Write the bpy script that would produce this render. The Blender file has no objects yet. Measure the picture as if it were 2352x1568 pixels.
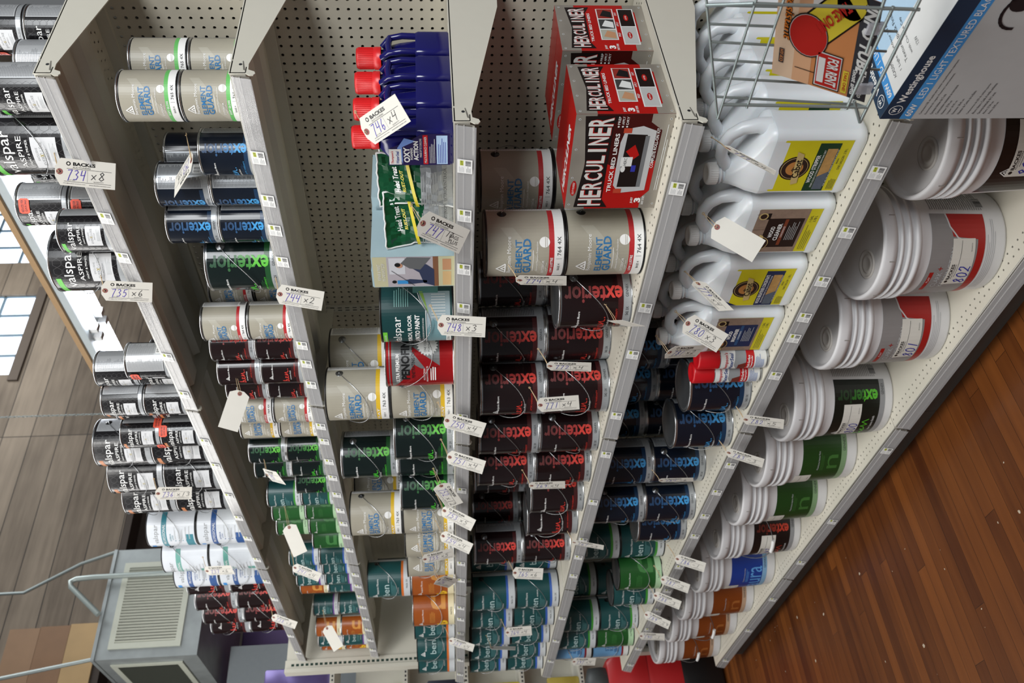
import bpy, math, random
from mathutils import Vector, Matrix
random.seed(7)
sc = bpy.context.scene
COL = sc.collection
IN = 0.0254
EYE = 64.0            # camera height above the floor, inches
pi = math.pi

# ------------------------------------------------------------------ camera
def make_camera():
    al, pt, ro, fpx = 0.660835, 0.085287, -0.027188, 1966.71
    F0 = Vector((-math.cos(al), math.sin(al), 0)); U0 = Vector((0, 0, 1))
    Rw = Vector((math.sin(al), math.cos(al), 0))
    F = F0*math.cos(pt) - U0*math.sin(pt)
    D = -(F0*math.sin(pt) + U0*math.cos(pt))
    c, s = math.cos(ro), math.sin(ro)
    right = Rw*s + D*c                 # the camera is held on its side
    up = Rw*c - D*s
    cam = bpy.data.cameras.new('camera'); ob = bpy.data.objects.new('camera', cam)
    COL.objects.link(ob)
    m = Matrix((right, up, -F)).transposed().to_4x4()
    m.translation = Vector((0, 0, EYE*IN))
    ob.matrix_world = m
    cam.sensor_width = 36.0; cam.lens = fpx/2352*36.0
    cam.clip_start = 0.05; cam.clip_end = 60
    cam.dof.use_dof = True; cam.dof.focus_distance = 1.95; cam.dof.aperture_fstop = 6.3
    sc.camera = ob
make_camera()

# ------------------------------------------------------------------ view, world, lights
sc.view_settings.view_transform = 'Standard'
sc.view_settings.look = 'None'
sc.view_settings.gamma = 1.0
sc.view_settings.use_curve_mapping = False
sc.view_settings.exposure = 0.12
w = bpy.data.worlds.new('hall_light'); sc.world = w; w.use_nodes = True
bgn = w.node_tree.nodes['Background']
bgn.inputs[0].default_value = (0.92, 0.96, 1.0, 1); bgn.inputs[1].default_value = 0.13
def area(name, x, y, z, tx, ty, tz, sx, sy, power, col=(1, 1, 1)):
    l = bpy.data.lights.new(name, 'AREA'); l.shape = 'RECTANGLE'; l.size = sx*IN; l.size_y = sy*IN
    l.energy = power; l.color = col
    o = bpy.data.objects.new(name, l); COL.objects.link(o)
    o.location = (x*IN, y*IN, (z+EYE)*IN)
    o.rotation_euler = (Vector((tx, ty, tz))-Vector((x, y, z))).to_track_quat('-Z', 'Y').to_euler()
    return o
area('aisle_overhead_fill', -60, -5, 92, -75, 60, 20, 150, 24, 70, (1.0, 0.98, 0.95))  # unseen area light added over the aisle; no tubes are modelled there
area('far_overhead_fill', -190, 0, 95, -170, 60, 0, 120, 30, 48, (1.0, 0.98, 0.95))  # second unseen overhead light, added and aimed at the far bay
area('far_wall_fill', -215, 230, 215, -300, 190, 150, 120, 60, 95, (0.95, 0.98, 1.0))  # added to brighten the plank wall, shining on it from inside the room
area('rear_overhead_fill', -150, 190, 170, -100, 60, 20, 160, 80, 130, (0.93, 0.97, 1.0))  # unseen light added above and behind the shelving; no roof window is modelled
area('near_end_fill', 125, -15, 82, -70, 72, 25, 100, 70, 215, (0.95, 0.98, 1.0))  # unseen fill added off the near end to brighten surfaces facing it

# ------------------------------------------------------------------ materials
def lin(h):
    h = h.lstrip('#'); o = []
    for i in (0, 2, 4):
        c = int(h[i:i+2], 16)/255
        o.append(c/12.92 if c <= .04045 else ((c+.055)/1.055)**2.4)
    return tuple(o)+(1,)
_M = {}
def M(hexc, rough=.5, metal=0, name=None, var=.05, scale=30, bump=0, **kw):
    key = (hexc, rough, metal, name)
    if key in _M: return _M[key]
    m = bpy.data.materials.new(name or 'paint_'+hexc.strip('#')); m.use_nodes = True
    nt = m.node_tree; b = nt.nodes['Principled BSDF']
    c = lin(hexc)
    tc = nt.nodes.new('ShaderNodeTexCoord'); n = nt.nodes.new('ShaderNodeTexNoise'); n.inputs['Scale'].default_value = scale
    nt.links.new(tc.outputs['Object'], n.inputs['Vector'])
    mr = nt.nodes.new('ShaderNodeMapRange'); mr.inputs[3].default_value = 1-var; mr.inputs[4].default_value = 1+var
    nt.links.new(n.outputs['Fac'], mr.inputs[0])
    mx = nt.nodes.new('ShaderNodeVectorMath'); mx.operation = 'SCALE'; mx.inputs[0].default_value = c[:3]
    nt.links.new(mr.outputs[0], mx.inputs['Scale']); nt.links.new(mx.outputs[0], b.inputs['Base Color'])
    b.inputs['Roughness'].default_value = rough; b.inputs['Metallic'].default_value = metal
    if bump:
        bp = nt.nodes.new('ShaderNodeBump'); bp.inputs['Strength'].default_value = bump; bp.inputs['Distance'].default_value = .002
        nt.links.new(n.outputs['Fac'], bp.inputs['Height']); nt.links.new(bp.outputs[0], b.inputs['Normal'])
    for k, v in kw.items(): b.inputs[k].default_value = v
    _M[key] = m; return m
def emis(name, hexc, s):
    m = bpy.data.materials.new(name); m.use_nodes = True; b = m.node_tree.nodes['Principled BSDF']
    b.inputs['Base Color'].default_value = lin(hexc); b.inputs['Emission Color'].default_value = lin(hexc); b.inputs['Emission Strength'].default_value = s
    return m
def mth(nt, op, a, b=None, c=None):
    n = nt.nodes.new('ShaderNodeMath'); n.operation = op
    for i, v in enumerate((a, b, c)):
        if v is None: continue
        if isinstance(v, (int, float)): n.inputs[i].default_value = v
        else: nt.links.new(v, n.inputs[i])
    return n.outputs[0]
def perforated(name, hexc, plane, pa, pb, ph_a, ph_b, r, windows=None, rough=.45, stagger=0):
    """sheet metal with real see-through holes on a grid; plane 'xz' or 'xy', pitch pa, pb inches"""
    m = bpy.data.materials.new(name); m.use_nodes = True; nt = m.node_tree
    b = nt.nodes['Principled BSDF']; out = nt.nodes['Material Output']
    b.inputs['Base Color'].default_value = lin(hexc); b.inputs['Roughness'].default_value = rough
    tc = nt.nodes.new('ShaderNodeTexCoord'); sx = nt.nodes.new('ShaderNodeSeparateXYZ'); nt.links.new(tc.outputs['Object'], sx.inputs[0])
    A = mth(nt, 'MULTIPLY', sx.outputs[0], 1/IN); B = mth(nt, 'MULTIPLY', sx.outputs[2 if plane == 'xz' else 1], 1/IN)
    bi = mth(nt, 'SUBTRACT', B, ph_b - .5*pb); bd = mth(nt, 'DIVIDE', bi, pb)
    if stagger:
        par = mth(nt, 'MODULO', mth(nt, 'FLOOR', bd), 2); A = mth(nt, 'ADD', A, mth(nt, 'MULTIPLY', par, pa*.5))
    fa = mth(nt, 'MULTIPLY', mth(nt, 'SUBTRACT', mth(nt, 'FRACT', mth(nt, 'DIVIDE', mth(nt, 'SUBTRACT', A, ph_a-.5*pa-1000*pa), pa)), .5), pa)
    fb = mth(nt, 'MULTIPLY', mth(nt, 'SUBTRACT', mth(nt, 'FRACT', bd), .5), pb)
    d = mth(nt, 'SQRT', mth(nt, 'ADD', mth(nt, 'MULTIPLY', fa, fa), mth(nt, 'MULTIPLY', fb, fb)))
    hole = mth(nt, 'LESS_THAN', d, r)
    if windows:
        tot = None
        for lo, hi in windows:
            wv = mth(nt, 'MULTIPLY', mth(nt, 'GREATER_THAN', B, lo), mth(nt, 'LESS_THAN', B, hi))
            tot = wv if tot is None else mth(nt, 'ADD', tot, wv)
        hole = mth(nt, 'MULTIPLY', hole, tot)
    tr = nt.nodes.new('ShaderNodeBsdfTransparent'); mix = nt.nodes.new('ShaderNodeMixShader')
    nt.links.new(hole, mix.inputs[0]); nt.links.new(b.outputs[0], mix.inputs[1]); nt.links.new(tr.outputs[0], mix.inputs[2])
    nt.links.new(mix.outputs[0], out.inputs[0])
    return m
def planks(name, cols, ax_w, width, ax_l, length, rough, gap=.02, streak=40):
    m = bpy.data.materials.new(name); m.use_nodes = True; nt = m.node_tree; b = nt.nodes['Principled BSDF']
    tc = nt.nodes.new('ShaderNodeTexCoord'); sx = nt.nodes.new('ShaderNodeSeparateXYZ'); nt.links.new(tc.outputs['Object'], sx.inputs[0])
    W = mth(nt, 'DIVIDE', sx.outputs[ax_w], width*IN); idx = mth(nt, 'FLOOR', W); fw = mth(nt, 'FRACT', W)
    wn = nt.nodes.new('ShaderNodeTexWhiteNoise'); wn.noise_dimensions = '1D'; nt.links.new(idx, wn.inputs['W'])
    L = mth(nt, 'ADD', mth(nt, 'DIVIDE', sx.outputs[ax_l], length*IN), mth(nt, 'MULTIPLY', wn.outputs[0], 1.0 if gap < .03 else .0)); il = mth(nt, 'FLOOR', L); fl = mth(nt, 'FRACT', L)
    w2 = nt.nodes.new('ShaderNodeTexWhiteNoise'); w2.noise_dimensions = '2D'
    cb = nt.nodes.new('ShaderNodeCombineXYZ'); nt.links.new(idx, cb.inputs[0]); nt.links.new(il, cb.inputs[1]); nt.links.new(cb.outputs[0], w2.inputs['Vector'])
    mp = nt.nodes.new('ShaderNodeMapping'); s = [streak]*3; s[ax_l] = 2.0; mp.inputs['Scale'].default_value = s
    nt.links.new(tc.outputs['Object'], mp.inputs[0]); n = nt.nodes.new('ShaderNodeTexNoise'); n.inputs['Scale'].default_value = 1.0; n.inputs['Detail'].default_value = 6
    nt.links.new(mp.outputs[0], n.inputs['Vector'])
    n2 = nt.nodes.new('ShaderNodeTexNoise'); n2.inputs['Scale'].default_value = 3.0; nt.links.new(tc.outputs['Object'], n2.inputs['Vector'])
    f = mth(nt, 'ADD', mth(nt, 'MULTIPLY', w2.outputs[0], .38), mth(nt, 'ADD', mth(nt, 'MULTIPLY', n.outputs[0], .42), mth(nt, 'MULTIPLY', n2.outputs[0], .2)))
    cr = nt.nodes.new('ShaderNodeValToRGB'); cr.color_ramp.elements[0].position = .25; cr.color_ramp.elements[1].position = .75
    cr.color_ramp.elements[0].color = lin(cols[0]); cr.color_ramp.elements[1].color = lin(cols[1]); nt.links.new(f, cr.inputs[0])
    g = mth(nt, 'MAXIMUM', mth(nt, 'LESS_THAN', fw, gap), mth(nt, 'LESS_THAN', fl, gap*width/length))
    mx = nt.nodes.new('ShaderNodeMix'); mx.data_type = 'RGBA'; nt.links.new(g, mx.inputs[0]); nt.links.new(cr.outputs[0], mx.inputs[6]); mx.inputs[7].default_value = lin(cols[2])
    nt.links.new(mx.outputs[2], b.inputs['Base Color']); b.inputs['Roughness'].default_value = rough
    bp = nt.nodes.new('ShaderNodeBump'); bp.inputs['Strength'].default_value = .25; bp.inputs['Distance'].default_value = .002
    nt.links.new(mth(nt, 'SUBTRACT', n.outputs[0], g), bp.inputs['Height']); nt.links.new(bp.outputs[0], b.inputs['Normal'])
    return m

# ------------------------------------------------------------------ mesh builder (everything authored in inches)
class MB:
    def __init__(s): s.V = []; s.F = []; s.m = []; s.sm = []; s.mats = []
    def mi(s, m):
        if m not in s.mats: s.mats.append(m)
        return s.mats.index(m)
    def face(s, pts, m, smooth=False):
        i = len(s.V); s.V += [tuple(p) for p in pts]; s.F.append(tuple(range(i, i+len(pts)))); s.m.append(s.mi(m)); s.sm.append(smooth)
    def add(s, V, F, m, smooth=False):
        i = len(s.V); s.V += [tuple(v) for v in V]; k = s.mi(m)
        for f in F: s.F.append(tuple(i+j for j in f)); s.m.append(k); s.sm.append(smooth)
    def box(s, x0, y0, z0, x1, y1, z1, m):
        V = [(x, y, z) for z in (z0, z1) for y in (y0, y1) for x in (x0, x1)]
        s.add(V, [(0, 2, 3, 1), (4, 5, 7, 6), (0, 1, 5, 4), (2, 6, 7, 3), (0, 4, 6, 2), (1, 3, 7, 5)], m)
    def loft(s, rings, m, cap=True, smooth=True, closed=True):
        n = len(rings[0]); V = [p for r in rings for p in r]; F = []
        for k in range(len(rings)-1):
            for i in range(n if closed else n-1):
                j = (i+1) % n
                F.append((k*n+i, k*n+j, (k+1)*n+j, (k+1)*n+i))
        s.add(V, F, m, smooth)
        if cap:
            s.face(list(reversed(rings[0])), m); s.face(rings[-1], m)
    def lathe(s, prof, m, seg=40, cx=0, cy=0, smooth=True, caps=(False, False)):
        rings = [[(cx+r*math.cos(2*pi*i/seg), cy+r*math.sin(2*pi*i/seg), z) for i in range(seg)] for r, z in prof]
        s.loft(rings, m, cap=False, smooth=smooth)
        if caps[0]: s.face(list(reversed(rings[0])), m)
        if caps[1]: s.face(rings[-1], m)
    def tube(s, pts, r, m, seg=8, closed=False):
        P = [Vector(p) for p in pts]; rings = []; nrm = None
        for i, p in enumerate(P):
            a = P[i-1] if (i > 0 or closed) else p; b = P[(i+1) % len(P)] if (i < len(P)-1 or closed) else p
            t = (b-a).normalized()
            if nrm is None: nrm = t.orthogonal().normalized()
            nrm = (nrm - t*nrm.dot(t)); nrm = nrm.normalized() if nrm.length > 1e-6 else t.orthogonal().normalized()
            bi = t.cross(nrm)
            rr = r[i] if isinstance(r, (list, tuple)) else r
            rings.append([tuple(p + (nrm*math.cos(2*pi*k/seg)+bi*math.sin(2*pi*k/seg))*rr) for k in range(seg)])
        if closed: rings.append(rings[0])
        s.loft(rings, m, cap=not closed)
    def ext(s, poly, o, u, v, n, d, m):
        """extrude 2D polygon (in plane o,u,v) by d along n"""
        o, u, v, n = Vector(o), Vector(u), Vector(v), Vector(n)
        A = [o+u*p[0]+v*p[1] for p in poly]; B = [p+n*d for p in A]; k = len(A)
        s.add(A+B, [tuple(range(k-1, -1, -1)), tuple(range(k, 2*k))]+[(i, (i+1) % k, k+(i+1) % k, k+i) for i in range(k)], m)
    def rrings(s, w, d, rad, zs, cx=0, cy=0, k=4):
        out = []
        for z, sc_ in zs:
            ww, dd = (w*sc_[0]/2, d*sc_[1]/2) if isinstance(sc_, tuple) else (w*sc_/2, d*sc_/2); r = min(rad, ww*.98, dd*.98); ring = []
            ox = sc_[2] if isinstance(sc_, tuple) and len(sc_) > 2 else 0
            for qx, qy, a0 in ((1, 1, 0), (-1, 1, 90), (-1, -1, 180), (1, -1, 270)):
                for j in range(k+1):
                    a = math.radians(a0+90*j/k); ring.append((cx+ox+qx*(ww-r)+r*math.cos(a), cy+qy*(dd-r)+r*math.sin(a), z))
            out.append(ring)
        return out
    def mesh(s, name):
        me = bpy.data.meshes.new(name); me.from_pydata([(a*IN, b*IN, c*IN) for a, b, c in s.V], [], s.F)
        for m in s.mats: me.materials.append(m)
        me.polygons.foreach_set('material_index', s.m); me.polygons.foreach_set('use_smooth', s.sm); me.update()
        return me
def link(name, me, parent=None, loc=None, rz=0, label=None):
    o = bpy.data.objects.new(name, me); COL.objects.link(o)
    if parent is not None: o.parent = parent
    if loc is not None: o.location = (loc[0]*IN, loc[1]*IN, (loc[2] + (0 if parent is not None else EYE))*IN)
    if rz: o.rotation_euler.z = rz
    if label: o['label'] = label
    return o
def thing(name, label, cat, loc=(0, 0, 0), rz=0, group=None, me=None):
    o = link(name, me, None, loc, rz); o['label'] = label; o['category'] = cat
    if group: o['group'] = group
    return o
def struct(name, mb, label=None):
    o = link(name, mb.mesh(name), None, (0, 0, 0)); o['kind'] = 'structure'
    return o

# ------------------------------------------------------------------ lettering
_T = {}
def glyphs(s_, bold=0.0, shear=0.0):
    k = (s_, bold, shear)
    if k in _T: return _T[k]
    cu = bpy.data.curves.new('t', 'FONT'); cu.body = s_; cu.size = 1; cu.resolution_u = 2; cu.offset = bold; cu.shear = shear
    cu.dimensions = '2D'; cu.fill_mode = 'FRONT'
    o = bpy.data.objects.new('t', cu); COL.objects.link(o); bpy.context.view_layer.update()
    e = o.evaluated_get(bpy.context.evaluated_depsgraph_get()); me = e.to_mesh(); me.calc_loop_triangles()
    tr = [[tuple(me.vertices[i].co[:2]) for i in t.vertices] for t in me.loop_triangles]
    e.to_mesh_clear(); bpy.data.objects.remove(o); bpy.data.curves.remove(cu)
    xs = [p[0] for t in tr for p in t]; ys = [p[1] for t in tr for p in t]
    _T[k] = (tr, min(xs), max(xs), min(ys), max(ys)); return _T[k]
DIG = {'0': [[(.5, 1), (.2, .85), (.1, .5), (.25, .1), (.5, 0), (.8, .2), (.85, .6), (.7, .9), (.5, 1)]], '1': [[(.6, 1), (.5, .5), (.4, 0)]],
 '2': [[(.1, .75), (.3, 1), (.65, .95), (.7, .65), (.4, .3), (.1, .05), (.35, .12), (.9, .05)]], '3': [[(.1, .9), (.5, 1), (.75, .8), (.4, .55), (.8, .35), (.6, .05), (.1, .05)]],
 '4': [[(.2, 1), (.1, .5), (.8, .55)], [(.8, 1), (.65, 0)]], '5': [[(.85, 1), (.3, .95), (.2, .55), (.6, .6), (.8, .35), (.5, 0), (.1, .08)]],
 '6': [[(.6, 1), (.25, .6), (.15, .2), (.45, 0), (.75, .2), (.6, .45), (.2, .3)]], '7': [[(.1, .95), (.8, 1), (.5, .4), (.35, -.1)]],
 '8': [[(.5, .55), (.2, .8), (.5, 1), (.75, .8), (.5, .55), (.15, .2), (.5, 0), (.85, .2), (.5, .55)]], '9': [[(.8, .75), (.5, .5), (.2, .7), (.45, 1), (.8, .8), (.7, .3), (.5, 0)]],
 'x': [[(.15, .6), (.8, .1)], [(.8, .65), (.2, .05)]], '-': [[(.1, .4), (.8, .42)]]}
class Sheet:
    """flat print: polygons in (a, h) inches with a material and a layer; wrapped on a surface later"""
    def __init__(s): s.P = []
    def poly(s, pts, m, l=1): s.P.append((pts, m, l))
    def rect(s, a0, h0, a1, h1, m, l=1): s.poly([(a0, h0), (a1, h0), (a1, h1), (a0, h1)], m, l)
    def text(s, t, a, h, w, ht, m, l=3, rot=0, bold=0.0, shear=0.0):
        tr, x0, x1, y0, y1 = glyphs(t, bold, shear); sx = w/(x1-x0); sy = ht/(y1-y0); c, q = math.cos(math.radians(rot)), math.sin(math.radians(rot))
        for t_ in tr:
            o = []
            for x, y in t_:
                X = (x-(x0+x1)/2)*sx; Y = (y-(y0+y1)/2)*sy; o.append((a+X*c-Y*q, h+X*q+Y*c))
            s.P.append((o, m, l))
    def graded(s, t, a, h, w, ht, mats, l=3, rot=0, bold=0.0):
        k0 = len(s.P); s.text(t, a, h, w, ht, None, l, rot, bold); n = len(mats); v = rot in (90, 270)
        lo, hi = ((h, a)[not v]-w/2), ((h, a)[not v]+w/2)
        for i in range(k0, len(s.P)):
            pts = s.P[i][0]; c = sum(p[1] if v else p[0] for p in pts)/len(pts); s.P[i] = (pts, mats[max(0, min(n-1, int((c-lo)/(hi-lo)*n)))], l)
    def stroke(s, pts, wd, m, l=3):
        for (x0, y0), (x1, y1) in zip(pts, pts[1:]):
            d = math.hypot(x1-x0, y1-y0) or 1; nx, ny = -(y1-y0)/d*wd/2, (x1-x0)/d*wd/2; ex, ey = (x1-x0)/d*wd*.3, (y1-y0)/d*wd*.3
            s.P.append(([(x0-ex-nx, y0-ey-ny), (x1+ex-nx, y1+ey-ny), (x1+ex+nx, y1+ey+ny), (x0-ex+nx, y0-ey+ny)], m, l))
    def hand(s, t, a, h, w, ht, wd, m, l=3, slant=.15):
        n = len(t)
        for i, ch in enumerate(t):
            for st in DIG.get(ch, []):
                s.stroke([(a+(i+x*.85)*w/n+y*ht*slant, h+y*ht) for x, y in st], wd, m, l)
    def disc(s, a, h, r, m, l=2, n=16, ry=None):
        s.poly([(a+r*math.cos(2*pi*i/n), h+(ry or r)*math.sin(2*pi*i/n)) for i in range(n)], m, l)
    def lines(s, a0, h0, a1, h1, n, m, l=2, fill=.5, vert=False):
        rnd = random.Random(int((a0+h0)*100)+n)
        for i in range(n):
            if vert:
                x = a0+(a1-a0)*(i+.5)/n; t = (a1-a0)/n*fill/2; s.rect(x-t, h0+(h1-h0)*rnd.random()*.35, x+t, h1, m, l)
            else:
                y = h0+(h1-h0)*(i+.5)/n; t = (h1-h0)/n*fill/2; s.rect(a0, y-t, a1-(a1-a0)*rnd.random()*.35, y+t, m, l)
    def bars(s, a0, h0, a1, h1, m, l=3, n=9, vert=True):
        rnd = random.Random(5)
        for i in range(n):
            q = rnd.choice((.25, .4, .65))
            if vert: x = a0+(a1-a0)*i/n; s.rect(x, h0, x+(a1-a0)/n*q, h1, m, l)
            else: y = h0+(h1-h0)*i/n; s.rect(a0, y, a1, y+(h1-h0)/n*q, m, l)
    def onto(s, mb, fn, step=None, k=1.0):
        for pts, m, l in s.P:
            pts = [(x*k, y*k) for x, y in pts]
            if step:
                a0 = min(p[0] for p in pts); a1 = max(p[0] for p in pts)
                if a1-a0 > step*1.3:
                    i0 = math.floor(a0/step); rest = pts
                    for i in range(i0, math.floor(a1/step)+1):
                        c = clip(clip(pts, i*step, 1), (i+1)*step, -1)
                        if len(c) > 2: mb.face([fn(x, y, l) for x, y in c], m)
                    continue
            mb.face([fn(x, y, l) for x, y in pts], m)
def clip(pts, c, sgn):
    o = []
    for i in range(len(pts)):
        p, q = pts[i-1], pts[i]; dp = (p[0]-c)*sgn; dq = (q[0]-c)*sgn
        if (dp >= 0) != (dq >= 0):
            t = dp/(dp-dq); o.append((p[0]+(q[0]-p[0])*t, p[1]+(q[1]-p[1])*t))
        if dq >= 0: o.append(q)
    return o
def oncyl(r, z0=0):
    def fn(a, h, l):
        R = r+.008+l*.009; t = a/r; return (R*math.sin(t), -R*math.cos(t), z0+h)
    return fn
def onplane(o, u, v, n):
    o, u, v, n = Vector(o), Vector(u).normalized(), Vector(v).normalized(), Vector(n).normalized()
    return lambda a, h, l: tuple(o+u*a+v*h+n*(.008+l*.01))

# ------------------------------------------------------------------ palette
WHITE = M('#e6e6e4', .5); OFFW = M('#d9dad8', .5); BLK = M('#131314', .35); TXT = M('#26282b', .5); WTXT = M('#e8e8e6', .45)
STEEL = M('#b9bbbd', .22, .95, var=.1); STEELD = M('#77797b', .3, .9); BLKP = M('#0c0c0d', .3); WIRE = M('#a5a7a9', .25, .9)
GREYT = M('#8d8f90', .5); GREYL = M('#b9bcbd', .45); CREAM = M('#cbc6b6', .5)
CARD = M('#d6d3ca', .7, var=.03); STRING = M('#b79f7c', .9, var=.2); EYEL = M('#8c5450', .7); PURP = M('#4a3aa8', .5); INK = M('#2c2c30', .5); BLUI = M('#2a2f9c', .5)
TAN = M('#9e998a', .42); BLUE = M('#2b6fa3', .45); PALE = M('#bdbbb3', .45)

def logo(s, a, h, k, m):   # white mountain triangle outline
    w, q = .42*k, .62*k
    for x0, y0, x1, y1 in ((-w, 0, 0, q), (0, q, w, 0), (w, 0, -w, 0), (-w*.45, 0, 0, q*.5), (0, q*.5, w*.45, 0)):
        s.stroke([(a+x0, h+y0), (a+x1, h+y1)], .09*k, m, 3)
def data_panel(s, a0, a1, m=None, t=None, h0=.95, h1=7.2):
    s.rect(a0, h0, a1, h1, m or PALE, 1)
    t = t or GREYT
    n = 3; wd = (h1-h0-.8)/n
    s.lines(a0+.15, h0+.2, a0+(a1-a0)*.42, h1-.2, 30, t, 2, .42); s.lines(a0+(a1-a0)*.5, h0+1.6, a1-.2, h1-.2, 26, t, 2, .42)
    s.rect(a0+(a1-a0)*.55, h0+.2, a1-.25, h0+1.3, WHITE, 2); s.bars(a0+(a1-a0)*.58, h0+.28, a1-.3, h0+1.2, TXT, 3, 12)
_S = {}
def sheet(style):
    if style in _S: return _S[style]
    s = Sheet(); base = None
    if style.startswith('EG'):
        band, word, num = {'g': (M('#62b45e', .45), 'SOFT GLOSS', '765 4X'), 'r': (M('#b3262b', .45), 'LOW LUSTRE', '764 4X'), 'y': (M('#d8b127', .45), 'FLAT', '763 4X')}[style[2]]
        s.rect(-10, .2, 10, 7.42, TAN, 0); s.rect(-10, .2, 10, 1.12, WHITE, 1); s.rect(-10, 1.12, 5.7, 1.62, band, 1)
        s.rect(5.7, .2, 8.2, 7.42, WHITE, 2); s.lines(5.9, 1.6, 7.9, 7.2, 34, GREYT, 3, .45); s.bars(6.1, .4, 7.6, 1.3, TXT, 3, 12)
        logo(s, -.95, 5.75, 1.35, WTXT); s.text('Benjamin Moore', .35, 5.35, 3.9, .5, WTXT)
        s.text('ELEMENT', .15, 4.5, 3.7, .62, BLUE, bold=.012); s.text('GUARD', .2, 3.72, 3.8, .78, BLUE, bold=.022)
        s.rect(-1.4, 3.1, 1.0, 3.15, WTXT, 2); s.text('Advanced Moisture Protection', .2, 2.75, 3.2, .18, WTXT)
        s.disc(1.75, 2.05, .5, WTXT, 2, 20); s.rect(1.3, 1.95, 2.2, 2.0, TAN, 3); s.rect(1.35, 1.8, 2.15, 1.84, TAN, 3)
        s.text('EXTERIOR', -.9, 2.15, 1.7, .24, WTXT); s.text('Acrylic Paint', -.9, 1.83, 1.2, .14, WTXT)
        s.poly([(-3.2, 1.62), (-1.2, 1.62), (3.2, 5.0), (3.2, 6.2)], M('#a9a597', .42), 1)
        s.text(word, -.75, 1.37, 2.0, .26, WTXT, l=4, bold=.02); s.text(num, 1.35, .66, 1.8, .36, TXT, l=4); s.text('BASE 4', -.9, .68, .9, .22, TXT, l=4); s.rect(.1, .4, .14, .95, GREYT, 3)
    elif style.startswith('EX'):
        base, tint, cols, scr, num = {
         'r': ('#1c0f10', '#421a1b', ('#d8453c', '#b03c3a', '#823434', '#642f2f'), '#cf3a30', '542 3X'),
         'g': ('#0f1a19', '#1c4a26', ('#5cb83e', '#40883a', '#2d5f36', '#254c34'), '#4ccc35', '541 2X'),
         'b': ('#0f1622', '#16304c', ('#3f94cf', '#2f6ca0', '#264f79', '#213e60'), '#3d93cf', '543 3X')}[style[2]]
        B = M(base, .2, var=.15); s.rect(-10, .95, 10, 7.3, B, 0); s.rect(-10, .18, 10, .95, M('#a9adb0', .3, .3), 0); s.rect(-10, .95, 5.6, 1.5, M(tint, .3), 1)
        s.graded('exterior', 3.15, 4.05, 6.0, 1.75, [M(c, .4) for c in cols for _ in (0, 1)], rot=90, bold=.025)
        logo(s, -1.15, 5.55, .85, WTXT); s.text('Benjamin Moore', .25, 5.5, 2.2, .34, WTXT, bold=.01)
        sm = M(scr, .4); x, y, k = -2.2, 2.75, 1.0
        s.stroke([(x, y), (x+.35, y+.7), (x+.3, y+1.1), (x+.15, y+.9), (x+.2, y), (x+.5, y+.1), (x+.6, y+.45), (x+.35, y+.5), (x+.75, y), (x+1.1, y+.1), (x+1.3, y+.5), (x+1.05, y+.55), (x+1.0, y+.1), (x+1.4, y), (x+1.6, y+.15), (x+1.7, y+.6), (x+1.75, y+.05), (x+2.1, y+.6), (x+2.2, y+.05), (x+2.5, y)], .1, sm, 3)
        s.disc(x+2.75, y+.05, .08, sm, 3, 8)
        s.text('low lustre finish', -.7, 2.4, 1.9, .24, WTXT); s.lines(-1.4, 1.75, 1.6, 2.15, 3, M(tint, .3), 2); s.text('LIFETIME WARRANTY', .3, 1.62, 2.6, .2, sm)
        s.text(num, 1.3, .56, 1.0, .3, TXT); s.text('GENNEX', 3.5, .58, 1.35, .28, TXT)
        data_panel(s, 5.8, 9.9, M('#a9adb1', .3, .3), M('#55585c', .5))
    elif style.startswith('VA'):
        tab = {'g': '#5fbf45', 'o': '#b9713c', 'b': '#2f86c4', 's': '#b9713c'}[style[2]]
        B = M('#161517', .17, var=.2); s.rect(-10, .85, 10, 7.45, B, 0); s.rect(-10, .15, 10, .85, M('#a2a5a8', .3, .4), 0)
        lm = M('#2a282b', .35)
        for i in range(-6, 13):     # faint overlapping-circle lattice
            for j in range(7):
                cx, cy = -4.6+i*.9 if i > 0 else -9, 1.3+j*.9
                if cx < -9 or cx > 3.2: continue
                s.stroke([(cx+.45*math.cos(q), cy+.45*math.sin(q)) for q in (0, 1.05, 2.1, 3.14, 4.2, 5.2, 6.28)], .035, lm, 1)
        s.poly([(-3.0, 6.0), (-2.55, 6.05), (-2.2, 6.95), (-3.0, 7.0)] if 0 else [(-3.2, 6.45), (-.9, 6.6), (-.9, 7.1), (-3.2, 7.0)], M(tab, .4), 2)
        s.text('valspar', .1, 5.55, 4.3, 1.25, WTXT); s.text('ASPIRE', .3, 4.45, 3.0, .45, WTXT); s.text('PAINT & PRIMER', .3, 3.85, 2.4, .2, WTXT)
        s.rect(-1.3, 1.35, 1.7, 3.5, M('#c8c9cb', .4), 2); s.text('EXCLUSIVE', .2, 3.1, 1.2, .18, GREYT); s.text('EVER  LUXE', .2, 2.7, 2.2, .28, GREYT); s.text('X', .1, 2.72, .3, .36, M('#9a8a3a', .4), l=4, bold=.02); s.text('FORMULA', .2, 2.3, 1.0, .16, GREYT); s.lines(-.5, 1.5, 1.4, 2.0, 5, GREYL, 3)
        s.text('STUDIO', 1.2, .5, 1.3, .22, GREYT)
        data_panel(s, 3.45, 9.4, M('#b5b7b9', .3, .35), M('#85878a', .4))
        if style[2] == 's': pass
    elif style.startswith('VP'):
        cb = {'t': '#2f7d8c', 'b': '#27508c', 'g': '#5f9f93'}[style[2]]; C = M(cb, .45)
        s.rect(-10, .2, 10, 7.45, M('#d3d8de', .3), 0); s.rect(-4.3, 4.45, 4.3, 5.25, C, 1); s.text('PROFESSIONAL', .2, 4.85, 3.6, .42, WTXT)
        s.text('valspar', .3, 6.05, 3.4, .95, GREYT); s.rect(-3.3, 6.5, -2.1, 7.1, M('#3a8fd6', .4) if style[2] != 'g' else M('#b5653a', .4), 2)
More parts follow.
